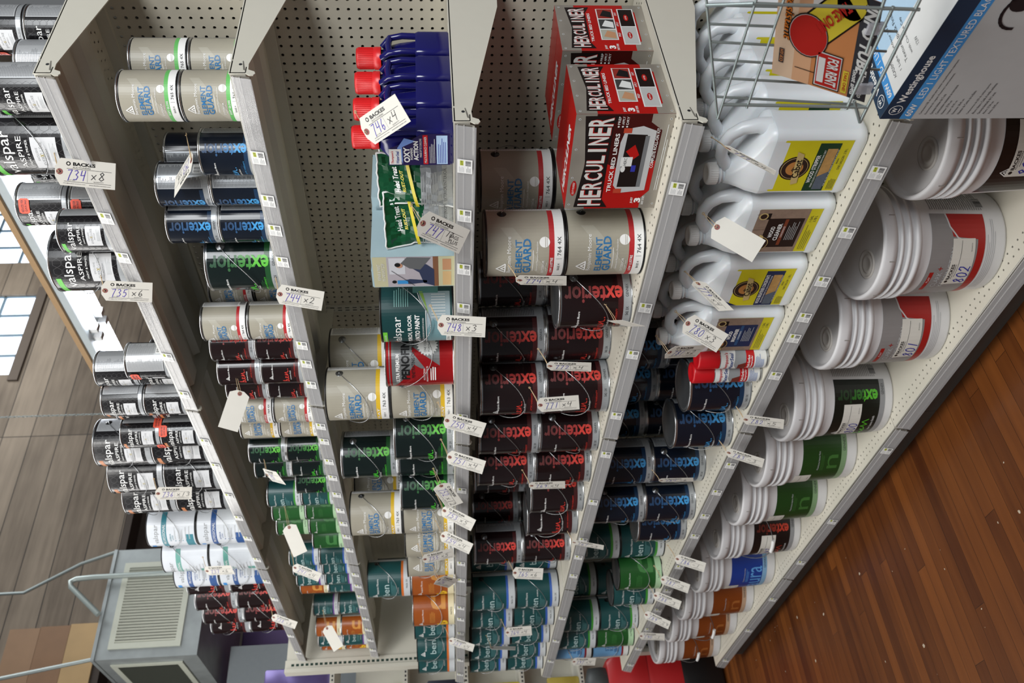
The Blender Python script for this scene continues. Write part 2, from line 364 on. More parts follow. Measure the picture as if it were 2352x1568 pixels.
        s.text('INTERIOR', -.2, 3.9, 1.4, .25, C); s.text('LATEX', -.2, 3.55, .9, .2, C)
        for i in range(5): s.disc(-.9, 3.2-.55*i, .1, C, 2, 8); s.lines(-.6, 3.1-.55*i, 1.6, 3.3-.55*i, 2, GREYL, 2)
        s.rect(-4.2, .4, .3, 1.6, C, 1); s.rect(4.9, 1.0, 7.3, 4.6, GREYL, 1); s.lines(5.0, 4.8, 7.4, 6.9, 10, GREYT, 2)
    elif style.startswith('TL'):
        C = M({'b': '#3b62b5', 'g': '#3f8f33', 'o': '#cf6a25', 'p': '#6b3f8c'}[style[2]], .4)
        s.rect(-10, .2, 10, 7.42, M('#1c4a4b', .35, var=.1), 0); s.rect(-10, .2, 10, 1.3, M('#c3c7ca', .4), 1); s.rect(-10, 1.3, 10, 1.7, C, 1)
        s.rect(5.6, .2, 8.4, 7.42, M('#a8acad', .4), 2); s.lines(5.9, 1.6, 8.1, 7.2, 30, GREYT, 3, .45)
        logo(s, -1.7, 6.0, 1.15, WTXT); s.text('Benjamin Moore', .5, 5.75, 3.0, .45, WTXT)
        s.text('ben', -.35, 4.35, 2.6, 1.15, M('#b9d0cf', .4)); s.text('INTERIOR', 1.9, 3.9, 1.2, .2, WTXT); s.lines(-1.6, 2.6, 1.7, 3.5, 4, M('#5f8f90', .4), 2, .3)
        s.text('Waterborne', -.4, 2.25, 1.5, .2, WTXT); s.text('N626 3X', 1.0, .75, 1.6, .32, TXT)
    elif style in ('OR', 'GR'):
        b, big, st = ('#9a4f1c', '#c98a3f', '#d8cfae') if style == 'OR' else ('#1f5424', '#3f7a3f', '#a9c9a3')
        s.rect(-10, .2, 10, 7.42, M(b, .33, var=.12), 0); s.rect(-10, .2, 10, 1.25, M(st, .4), 1)
        s.rect(5.4, .95, 9.8, 7.3, M('#bfbfb8', .35), 1); s.lines(5.7, 1.6, 9.2, 7.1, 26, GREYT, 2)
        s.text('n', 2.6, 3.0, 2.6, 2.6, M(big, .4), rot=90, bold=.02); s.text('b', 2.9, 5.4 if 0 else 1.9, .01, .01, M(big, .4))
        logo(s, -1.8, 5.9, .95, WTXT); s.text('Benjamin Moore', .1, 5.75, 2.5, .36, WTXT); s.lines(-1.5, 3.6, 1.2, 4.6, 4, M(big, .4), 2, .3)
        if style == 'OR': s.text('b', -1.6, 2.3, 1.5, 1.9, M('#e0b52a', .4), bold=.05)
        s.text('N792', 1.0, .72, 1.3, .3, TXT)
    elif style == 'LB':
        s.rect(-10, .2, 10, 7.42, M('#6fa3cf', .4), 0); s.rect(-10, .2, 10, 1.2, OFFW, 1); s.rect(-10, 1.2, 10, 1.6, M('#8c1f26', .4), 1)
        s.text('STAIN', .5, 4.6, 2.6, .7, M('#1d3f78', .4)); s.text('BLOCK', .5, 3.7, 2.6, .6, M('#1d3f78', .4)); s.lines(-1.2, 2.2, 2, 3.1, 4, M('#1d3f78', .4)); s.lines(5.6, 1.9, 8, 7, 24, GREYT)
    elif style == 'PF':
        s.rect(-10, .2, 10, 7.42, M('#123b3c', .35, var=.1), 0); s.rect(-4.2, 6.9, -.9, 7.35, M('#6cc23a', .4), 1)
        s.text('ENDURANCE', -2.3, 7.1, 1.9, .18, WTXT); s.text('valspar', -1.1, 5.75, 4.0, 1.1, WTXT); s.text('PORCH, FLOOR', -.9, 4.55, 3.9, .5, WTXT, bold=.03); s.text('& PATIO PAINT', -.9, 3.8, 3.9, .5, WTXT, bold=.03)
        s.text('LATEX GLOSS FOR CONCRETE & WOOD', -.9, 3.2, 3.2, .16, WTXT); s.stroke([(-3, 2.9), (1.6, 2.9), (2.6, 3.5), (3.4, 3.7)], .07, WTXT)
        s.poly([(-3, .4), (3.6, .4), (3.6, 3.6), (2.6, 3.4), (1.6, 2.8), (-3, 2.8)], M('#8fa0a8', .4), 1)
        s.poly([(-3, .4), (-.5, .4), (.6, 2.2), (-.6, 2.8), (-3, 2.8)], M('#6c8f96', .4), 2); s.poly([(1.2, 2.6), (3.6, 3.2), (3.6, 3.6), (1.6, 2.8)], M('#86a84a', .4), 2)
        for i in range(9): s.stroke([(.8+i*.3, .9), (.8+i*.3, 2.3)], .06, OFFW, 3)
        s.rect(-2.9, .35, -.2, .85, OFFW, 4); s.text('L7701 WHITE', -1.5, .6, 2.2, .25, TXT, l=5)
        s.rect(5.2, .2, 8.0, 7.42, OFFW, 1); s.lines(5.4, .5, 7.8, 7.2, 36, GREYT, 2); s.lines(1.9, 4.6, 4.6, 6.2, 7, M('#7fb0ab', .4), 2, .3); s.rect(3.4, 1.6, 4.7, 4.2, M('#4f7f7b', .4), 2)
    elif style == 'PE':
        R = M('#a3181c', .22, .35); s.rect(-10, .15, 10, 7.45, M('#9fa0a0', .25, .7), 0); s.rect(-10, .15, 10, 1.6, R, 1); s.rect(-10, 6.85, 10, 7.05, R, 1); s.rect(-10, 7.15, 10, 7.45, R, 1)
        s.poly([(-5, 1.6), (-1.2, 1.6), (-1.5, 3.6), (-1.0, 4.4), (-5, 7.0)], R, 1); s.poly([(-1.2, 1.6), (1.0, 4.6), (.4, 4.6), (-2, 2.8)], R, 1)
        s.text('ULTRA PREMIUM', -1.6, 6.2, 3.6, .42, WTXT, bold=.02); s.text('PENOFIN', -.6, 5.35, 4.6, .95, BLK, bold=.04); s.text('PENETRATING OIL FINISH', -.5, 4.5, 4.4, .36, BLK, bold=.01)
        s.disc(2.1, 6.2, .5, M('#b8502a', .4), 3, 18)
        n = 20; s.poly([(1.1+(.95 if i % 2 else 1.2)*math.cos(pi*i/n), 2.9+(.95 if i % 2 else 1.2)*math.sin(pi*i/n)) for i in range(2*n)], OFFW, 3)
        s.text('ONE COAT', 1.1, 3.15, 1.5, .26, TXT, l=4); s.text('FORMULA', 1.1, 2.75, 1.4, .26, TXT, l=4)
        s.text('PROTECTION', -2.3, 3.3, 1.6, .2, WTXT); s.text('BRAZILIAN ROSEWOOD OIL', -2.3, 3.0, 2.2, .18, WTXT); s.lines(-3.2, 2.0, -1.2, 2.7, 3, WTXT)
        s.rect(3.9, 1.9, 5.4, 3.6, OFFW, 2); s.bars(4.0, 2.0, 5.3, 3.5, TXT, 3, 14); s.lines(3.0, 3.9, 6.8, 6.5, 16, TXT, 2, .25); s.lines(7, 2, 9.5, 6.5, 20, TXT, 2, .3)
    _S[style] = s; return s

PLASTIC = {'EG', 'TL', 'PF', 'VP', 'GR', 'OR', 'LB'}
RIMBLK = {'EG', 'TL', 'PF', 'VP', 'LB', 'GR'}
_C = {}
def can_meshes(size, style):
    key = (size, style)
    if key in _C: return _C[key]
    k = 1.0 if size == 'G' else .667; h = 7.62*k; r = 3.2*k; seg = 48 if size == 'G' else 36
    fam = style[:2]; rim = BLKP if fam in RIMBLK or fam == 'VA' else STEEL
    b = MB(); rr = r+.075
    b.lathe([(r-.12, 0), (rr-.02, 0), (rr, .04), (rr, .1), (r, .15), (r, h-.2)], rim if fam not in ('EX', 'PE') else STEEL, seg)
    b.face([((r-.12)*math.cos(-2*pi*i/seg), (r-.12)*math.sin(-2*pi*i/seg), .02) for i in range(seg)], rim)
    top = BLKP if fam == 'VA' and size == 'G' else (BLKP if fam in RIMBLK else STEEL)
    b.lathe([(r, h-.2), (rr, h-.16), (rr+.01, h-.04), (rr-.05, h), (rr-.16, h), (rr-.2, h-.1)], STEEL if fam in ('EX', 'PE', 'VA', 'OR') or size == 'Q' else top, seg)
    if fam in RIMBLK and size == 'Q': b.lathe([(r+.004, h-.3), (r+.02, h-.29), (r+.02, h-.19), (r+.004, h-.18)], BLKP, seg)
    body = b.mesh('can_body')
    L = MB(); R2 = r-.12
    L.lathe([(rr-.2, h-.1), (R2-.1, h-.1), (R2-.16, h-.03), (R2-.3, h-.03), (R2-.36, h-.14), (.01, h-.14)], M('#8f9295', .3, .85) if not (fam == 'EG' and size == 'G') else M('#9b9d9f', .35, .7), seg)
    lid = L.mesh('can_lid')
    P = MB(); sheet(style).onto(P, oncyl(r), math.radians(6)*r, k); lab = P.mesh('can_label')
    ear = wire = None
    if size == 'G':
        blk = fam in ('PF', 'TL', 'VP', 'VA') or style == 'EGr'
        em = BLKP if blk else STEELD
        E = MB(); E.lathe([(.001, .1), (.22, .1), (.26, .06), (.42, .05), (.5, -.02)], em, 20); E.lathe([(.13, .08), (.13, .18), (.001, .18)], em, 12)
        ear = E.mesh('ear')
        Wm = MB(); n = 28; sgn = -1
        pts = []
        for i in range(n+1):
            t = pi*i/n; e = math.sin(t)
            pts.append(((r+.2)*math.cos(t), sgn*(r+.26)*(e**.8 if e > 0 else 0), 5.95-3.55*e**1.15 if e > 0 else 5.95))
        Wm.tube([(r+.08, 0, 5.95)]+pts+[(-r-.08, 0, 5.95)], .045, WIRE, 6)
        wire = Wm.mesh('bail_handle')
    _C[key] = (body, lid, lab, ear, wire); return _C[key]
def place_can(size, style, x, y, z, rot, label, group, back=False):
    body, lid, lab, ear, wire = can_meshes(size, style)
    t = thing('gallon_paint_can' if size == 'G' else 'quart_paint_can', label, 'paint can', (x, y, z), rot, group)
    link('can_body', body, t); link('can_label', lab, t); link('lid', lid, t)
    if ear:
        for q in (1, -1):
            e = link('ear', ear, t, (q*3.19, 0, 5.95)); e.rotation_euler = (0, q*pi/2, 0)
        wo = link('bail_handle', wire, t)
        if back: wo.rotation_euler.z = pi
    return t

# ------------------------------------------------------------------ pails
PW = M('#d6d5d6', .38, var=.03, **{'Subsurface Weight': .0}); PWD = M('#9b9792', .5)
def pail_r(h): return 5.15+.55*h/11.5
def pail_meshes(style, num):
    h = 13.4
    b = MB(); prof = [(4.9, 0), (5.1, .08), (5.16, .3)]+[(pail_r(z), z) for z in (2, 5, 8, 9.3)]
    prof += [(5.62, 9.35), (5.92, 9.45), (5.95, 9.9), (5.66, 10.0), (5.66, 10.35), (5.95, 10.45), (5.97, 10.75), (5.68, 10.85), (5.68, 11.2), (5.97, 11.3), (5.98, 11.55), (5.7, 11.65), (5.7, 12.1)]
    b.lathe(prof, PW, 56); b.face([(4.9*math.cos(-2*pi*i/40), 4.9*math.sin(-2*pi*i/40), .01) for i in range(40)], PW)
    L = MB(); L.lathe([(5.75, 11.95), (6.02, 12.0), (6.06, 12.5), (6.05, 13.1), (5.95, 13.35), (5.75, 13.4), (5.6, 13.3), (5.5, 12.9), (5.35, 12.75), (.01, 12.75)], PW, 56)
    for i in range(8):
        a = 2*pi*i/8; c, s = math.cos(a), math.sin(a); L.tube([(6.05*c, 6.05*s, 12.1), (6.09*c, 6.09*s, 12.7)], .05, PWD, 4)
    S = MB(); S.lathe([(1.5, 12.76), (1.5, 12.95), (1.35, 12.98), (1.3, 12.82), (1.0, 12.8), (.95, 12.9), (.7, 12.92), (.6, 12.84), (.01, 12.84)], M('#b8b3ad', .45), 28)
    s = Sheet(); W = M('#c9c8c8', .5)
    s.lines(5.1, 2.2, 8.3, 8.0, 24, M('#8d8b89', .6), 1, .35); s.rect(5.4, 2.0, 6.9, 2.9, W, 2); s.bars(5.5, 2.05, 6.8, 2.85, TXT, 3, 12)
    if style == 'CK':
        R = M('#a01a16', .4); s.rect(-6.2, 3.0, 4.6, 8.2, M('#8a8786', .4), 1); s.poly([(4.6, 2.4), (4.6, 6.4), (2.2, 5.9), (1.9, 3.2), (-6.2, 3.2), (-6.2, 2.4)], R, 2)
        s.stroke([(4.6, 6.5), (3.2, 6.2), (2.1, 5.4), (1.8, 4.8)], .15, W, 3); s.rect(-4.2, 7.3, -1.5, 7.75, R, 2); s.text('FLAT', -2.5, 7.52, .8, .2, WTXT)
        s.text('CLARK', -2.6, 6.6, 2.1, .55, GREYL); s.text('+', -1.1, 6.75, .45, .5, R); s.text('KENSINGTON', -1.3, 5.75, 4.8, .55, GREYL)
        s.lines(-4.5, 1.2, 4.4, 2.2, 5, GREYT, 2, .2); tx, th = -.4, 3.4
    elif style == 'BKr' or style == 'BKg' or style == 'BKm':
        cols = {'r': ('#c23a28', '#8c2c22', '#5c2019'), 'g': ('#56b52e', '#2f6d26', '#1f3c22'), 'm': ('#c0402e', '#8f3226', '#5c231b')}[style[2]]
        s.rect(-6.5, 1.9, 4.7, 8.0, M('#17100f' if style[2] != 'g' else '#0e1712', .35), 1); s.rect(-6.5, 1.2, 4.7, 1.9, M('#8f9092', .4), 1)
        s.graded('exterior', 2.5, 4.9, 5.4, 1.8, [M(c, .4) for c in cols], rot=90, bold=.03)
        logo(s, -3.3, 6.6, 1, WTXT); s.text('Benjamin Moore', -1.8, 6.4, 2.6, .4, WTXT); sm = M(cols[0], .4); x, y = -4.2, 3.0
        s.stroke([(x, y), (x+.4, y+.9), (x+.2, y+1.2), (x+.2, y), (x+.7, y+.4), (x+.9, y), (x+1.5, y+.6), (x+1.3, y), (x+2, y+.3), (x+2.2, y+.8), (x+2.5, y), (x+3, y+.8), (x+3.4, y)], .13, sm)
        s.text('low lustre finish', -1.6, 2.5, 2.6, .32, WTXT); s.text('GENNEX', 3.4, 1.55, 1.5, .35, TXT); tx, th = -.9, 4.2
    else:
        b0, st, big = {'n': ('#1d4219', '#7b9a72', '#3c6b30'), 'b': ('#1d3c8f', '#7fa8c9', '#5f9fdd'), 'o': ('#7d3d14', '#b99b82', '#9d5c2a')}[style[2]]
        s.rect(-6.2, 2.4, 4.7, 8.0, M(b0, .35), 1); s.rect(-6.2, 1.6, 4.7, 2.4, M(st, .4), 1)
        if style == 'BKb': s.text('aura', -.2, 3.5, 5.2, 2.0, M(big, .4))
        else: s.text('n', .4, 3.6, 2.2, 1.5, M(big, .4))
        s.text('Waterborne Interior Paint', .6, 5.6, 3.0, .25, GREYL); s.lines(-1, 4.8, 2, 5.3, 3, M(big, .4), 2, .3); s.text('GENNEX', 3, 2.0, 2, .35, TXT); tx, th = -4.2, 6.1
    # stuck-on auction card
    s.poly([(tx-2.9, th-.1), (tx+2.4, th+.1), (tx+2.4, th+2.5), (tx-2.9, th+2.4)], CARD, 4)
    s.text('BACKES', tx-1.2, th+2.05, 1.9, .34, BLK, l=5, bold=.03); s.disc(tx-2.45, th+2.05, .18, BLK, 5, 10); s.rect(tx-1.8, th+1.5, tx+2.2, th+1.54, TXT, 5)
    s.text('AUCTIONEERS', tx-1.2, th+1.75, 1.8, .15, TXT, l=5); s.text('QUANTITY', tx+1.5, th+.4, .9, .14, TXT, l=5)
    if num: s.hand(num, tx-2.8, th+.1, 2.4, 1.2, .11, BLUI, 6)
    P = MB()
    def cone(a, hh, l):
        R = pail_r(hh)+.02+l*.01; t = a/5.4; return (R*math.sin(t), -R*math.cos(t), hh)
    s.onto(P, cone, .5)
    Wr = MB(); n = 20; pts = []
    for i in range(n+1):
        t = pi*i/n; pts.append((6.05*math.cos(t), -6.15*math.sin(t), 9.6-4.6*math.sin(t)))
    Wr.tube(pts, .07, STEELD, 6)
    G = MB(); G.tube([(-1.2, -6.15, 5.03), (-.6, -6.22, 5.0), (0, -6.24, 4.98), (.6, -6.22, 5.0), (1.2, -6.15, 5.03)], .3, WHITE, 10)
    return b.mesh('pail_body'), L.mesh('pail_lid'), S.mesh('spout'), P.mesh('pail_label'), Wr.mesh('wire_handle'), G.mesh('grip')
_PB = {}
def place_pail(style, num, x, y, z, rot, label, handle):
    key = (style, num)
    if key not in _PB: _PB[key] = pail_meshes(style, num)
    b, l, s, p, w_, g = _PB[key]
    t = thing('paint_pail', label, 'paint bucket', (x, y, z), rot, 'white five-gallon pails along the base deck')
    link('pail_body', b, t); link('pail_label', p, t); lo = link('lid', l, t); sp = link('spout', s, lo, (-1.6, -2.2, 0))
    ho = link('wire_handle', w_, t)
    if handle: link('grip', g, ho)
    else: ho.rotation_euler.z = pi
    return t

# ---- placements, inches from the eye point
CANS = [('Q', 0, -46.62, 74.14, 0.007, ['VAb', 'VAb']),
 ('Q', 0, -47.44, 69.86, -0.554, ['VAg']),
 ('Q', 0, -46.17, 64.56, -0.054, ['VAg']),
 ('G', 0, -51.64, 64.78, 0.175, ['VAg']),
 ('Q', 0, -61.91, 73.24, 0.147, ['VAg', 'VAg']),
 ('Q', 0, -62.32, 67.8, -0.136, ['VAg', 'VAg']),
 ('Q', 0, -61.93, 63.46, 0.437, ['VAg']),
 ('G', 0, -67.28, 64.62, 0.47, ['VAg']),
 ('Q', 0, -89.67, 69.01, -1.287, ['VAo']),
 ('Q', 0, -83.34, 63.46, -0.802, ['VAo']),
 ('Q', 0, -93.96, 69.76, -1.27, ['VAo', 'VAo']),
 ('Q', 0, -87.26, 65.38, -0.357, ['VAo', 'VAo']),
 ('Q', 0, -91.17, 63.46, 0.156, ['VAo', 'VAo']),
 ('Q', 0, -95.01, 65.53, 0.412, ['VAs', 'VAo']),
 ('Q', 0, -98.84, 63.46, 0.445, ['VAo', 'VAo']),
 ('G', 0, -104.02, 65.22, 0.456, ['VAo', 'VAo']),
 ('G', 0, -110.57, 64.57, 0.367, ['VAo', 'VAo']),
 ('G', 0, -117.15, 64.68, 0.392, ['VAo', 'VAo']),
 ('G', 0, -129.21, 64.94, 0.519, ['VPb', 'VPt']),
 ('G', 0, -138.39, 64.57, -0.048, ['VPg', 'VPg']),
 ('G', 0, -145.75, 64.85, 0.785, ['VPb', 'VPb']),
 ('G', 0, -153.44, 66.62, 0.685, ['EXr', 'EXr']),
 ('G', 0, -160.0, 66.14, 0.079, ['EXr', 'EXr']),
 ('G', 0, -166.58, 65.93, -0.111, ['EXr', 'EXr']),
 ('G', 0, -173.15, 66.27, 0.849, ['EXr', 'EXr']),
 ('Q', 1, -46.74, 69.1, 0.259, ['EGg', 'EGg']),
 ('Q', 1, -46.65, 64.15, 0.376, ['EGg', 'EGg']),
 ('Q', 1, -57.8, 69.88, -2.24, ['EXb', 'EXb']),
 ('Q', 1, -53.25, 64.69, -0.211, ['EXb']),
 ('Q', 1, -57.63, 65.29, -1.293, ['EXb', 'EXb']),
 ('Q', 1, -61.93, 64.52, -0.54, ['EXb', 'EXb']),
 ('G', 1, -67.99, 64.91, -0.292, ['EXg']),
 ('Q', 1, -76.9, 69.37, 0.162, ['EGr', 'EGr']),
 ('Q', 1, -76.81, 63.78, -0.002, ['EGr', 'EGr']),
 ('Q', 1, -81.15, 64.15, 0.002, ['EXr', 'EXr']),
 ('Q', 1, -85.48, 63.66, 0.574, ['EXr', 'EXr']),
 ('Q', 1, -89.77, 64.43, 0.253, ['EXr', 'EXr']),
 ('Q', 1, -94.05, 63.57, 0.363, ['EGr', 'EGr']),
 ('Q', 1, -98.59, 64.18, 0.551, ['EGy', 'EGy']),
 ('Q', 1, -104.75, 63.99, -0.179, ['EXg', 'EXg']),
 ('Q', 1, -109.11, 64.07, 0.241, ['EXg', 'EXg']),
 ('Q', 1, -113.45, 63.68, -0.142, ['EXg']),
 ('Q', 1, -118.94, 64.56, 0.24, ['TLg', 'TLg']),
 ('Q', 1, -123.29, 64.37, 0.522, ['GR', 'GR']),
 ('Q', 1, -127.76, 64.04, 0.538, ['GR', 'GR']),
 ('Q', 1, -132.09, 63.46, -0.153, ['GR']),
 ('Q', 1, -140.63, 64.39, 0.308, ['TLb', 'TLb']),
 ('Q', 1, -144.99, 64.45, 0.603, ['TLb', 'TLb']),
 ('Q', 1, -149.35, 64.32, 0.614, ['TLp', 'TLp']),
 ('Q', 1, -153.7, 64.66, -0.103, ['TLp', 'OR']),
 ('Q', 1, -170.14, 66.63, 0.648, ['TLp', 'TLp']),
 ('Q', 1, -175.81, 64.39, 0.288, ['OR', 'OR']),
 ('Q', 1, -180.12, 63.75, 1.02, ['TLp', 'TLp']),
 ('Q', 1, -184.43, 64.42, 0.774, ['OR', 'OR']),
 ('G', 2, -69.94, 58.86, 0.408, ['PF']),
 ('G', 2, -77.65, 58.54, 0.973, ['PE']),
 ('G', 2, -87.7, 66.97, -0.04, ['EGy', 'EGy']),
 ('G', 2, -87.0, 60.31, 0.29, ['EGy', 'EGy']),
 ('G', 2, -94.27, 58.73, 0.114, ['EXg']),
 ('G', 2, -104.0, 61.8, 0.085, ['EXg', 'EXg']),
 ('G', 2, -110.26, 59.76, 0.074, ['EXg']),
 ('G', 2, -120.65, 67.09, 0.389, ['EGy', 'EGy']),
 ('G', 2, -116.82, 59.34, 0.426, ['EGy', 'EGy']),
 ('G', 2, -123.34, 58.43, 0.792, ['EGy']),
 ('G', 2, -130.66, 58.39, 0.815, ['EGy']),
 ('G', 2, -168.24, 71.38, -0.548, ['TLo', 'TLo']),
 ('G', 2, -147.25, 61.83, 0.492, ['OR', 'TLo']),
 ('G', 2, -152.78, 58.27, 0.639, ['OR']),
 ('G', 2, -160.03, 58.46, 0.791, ['TLo']),
 ('G', 2, -172.71, 58.31, 1.138, ['TLo']),
 ('G', 2, -180.04, 58.27, 0.94, ['TLo']),
 ('G', 3, -60.46, 68.49, 0.168, ['EGr', 'EGr']),
 ('G', 3, -59.63, 58.48, 0.297, ['EGr', 'EGr']),
 ('G', 3, -73.98, 66.86, -0.164, ['EXr', 'EXr']),
 ('G', 3, -67.66, 58.27, -0.04, ['EXr']),
 ('G', 3, -78.7, 62.28, -0.199, ['EXr', 'EXr']),
 ('G', 3, -83.91, 58.27, 0.269, ['EXr', 'EXr']),
 ('G', 3, -93.1, 58.34, -0.19, ['EXr', 'EXr']),
 ('G', 3, -101.34, 58.33, -0.052, ['EXr', 'EXr']),
 ('G', 3, -113.6, 63.73, -0.041, ['EXr', 'EXr']),
 ('G', 3, -109.92, 58.27, 0.285, ['EXr']),
 ('G', 3, -127.56, 65.47, -0.105, ['EXr', 'EXr']),
 ('G', 3, -117.28, 58.27, 0.633, ['EXr']),
 ('G', 3, -127.51, 58.47, -0.06, ['EXr', 'EXr']),
 ('G', 3, -143.82, 64.18, 0.833, ['TLb', 'TLb']),
 ('G', 3, -146.71, 58.27, 0.359, ['TLb', 'TLb']),
 ('G', 3, -156.39, 58.47, 0.459, ['TLb', 'TLb']),
 ('G', 3, -165.99, 58.47, 0.682, ['TLb', 'TLb']),
 ('G', 3, -174.34, 58.47, 0.697, ['TLb', 'TLb']),
 ('G', 3, -182.22, 58.47, 0.711, ['TLb', 'TLb']),
 ('G', 4, -88.37, 67.63, -0.183, ['EXb', 'EXb']),
 ('G', 4, -96.06, 67.63, 0.058, ['EXb', 'EXb']),
 ('G', 4, -105.44, 67.63, 0.001, ['EXb', 'EXb']),
 ('G', 4, -84.79, 58.43, -0.033, ['EXb']),
 ('G', 4, -93.48, 58.43, 0.112, ['EXb']),
 ('G', 4, -106.7, 60.63, -0.147, ['EXb', 'EXb']),
 ('G', 4, -115.05, 58.63, -0.051, ['EXb', 'EXb']),
 ('G', 4, -121.63, 58.43, 0.023, ['EXb']),
 ('G', 4, -135.61, 61.95, 0.461, ['TLg', 'TLg']),
 ('G', 4, -141.17, 58.43, 0.611, ['GR']),
 ('G', 4, -162.0, 65.78, 0.635, ['TLg', 'TLg']),
 ('G', 4, -148.52, 58.43, 0.362, ['TLg']),
 ('G', 4, -164.44, 59.67, 0.468, ['TLg', 'TLg']),
 ('G', 4, -170.9, 58.45, 0.692, ['GR', 'TLg']),
 ('G', 4, -177.48, 58.63, 0.791, ['LB', 'LB'])]
PAILS = [(-48.76, 60.96, 'BKr'), (-63.04, 60.96, 'CK'), (-75.55, 60.96, 'CK'), (-91.6, 60.96, 'BKg'), (-104.03, 60.96, 'BKn'), (-116.27, 60.96, 'BKn'), (-128.82, 60.96, 'BKm'), (-142.98, 60.96, 'BKb'), (-156.51, 60.96, 'BKo'), (-168.75, 60.96, 'BKo'), (-182.4, 60.96, 'BKo')]
SPRAY = [(-76.7, 56.46), (-79.42, 56.46)]
STICK = [(-60.97, 66.06, 40.6, 0.662, 0, 'near black quart'), (-61.09, 65.97, 35.64, 0.592, 1, 'second black quart'), (-83.81, 61.31, 35.49, -0.215, 2, 'silver-sided black quart'), (-97.02, 62.23, 36.04, 0.976, 3, 'lower black quart of the stack'), (-99.43, 61.34, 36.63, -0.269, 4, 'black gallon'), (-48.25, 72.66, 39.22, -0.832, 5, 'nearest silver-sided quart'), (-96.64, 63.36, 36.79, 1.524, 6, 'black quart in the middle stacks')]
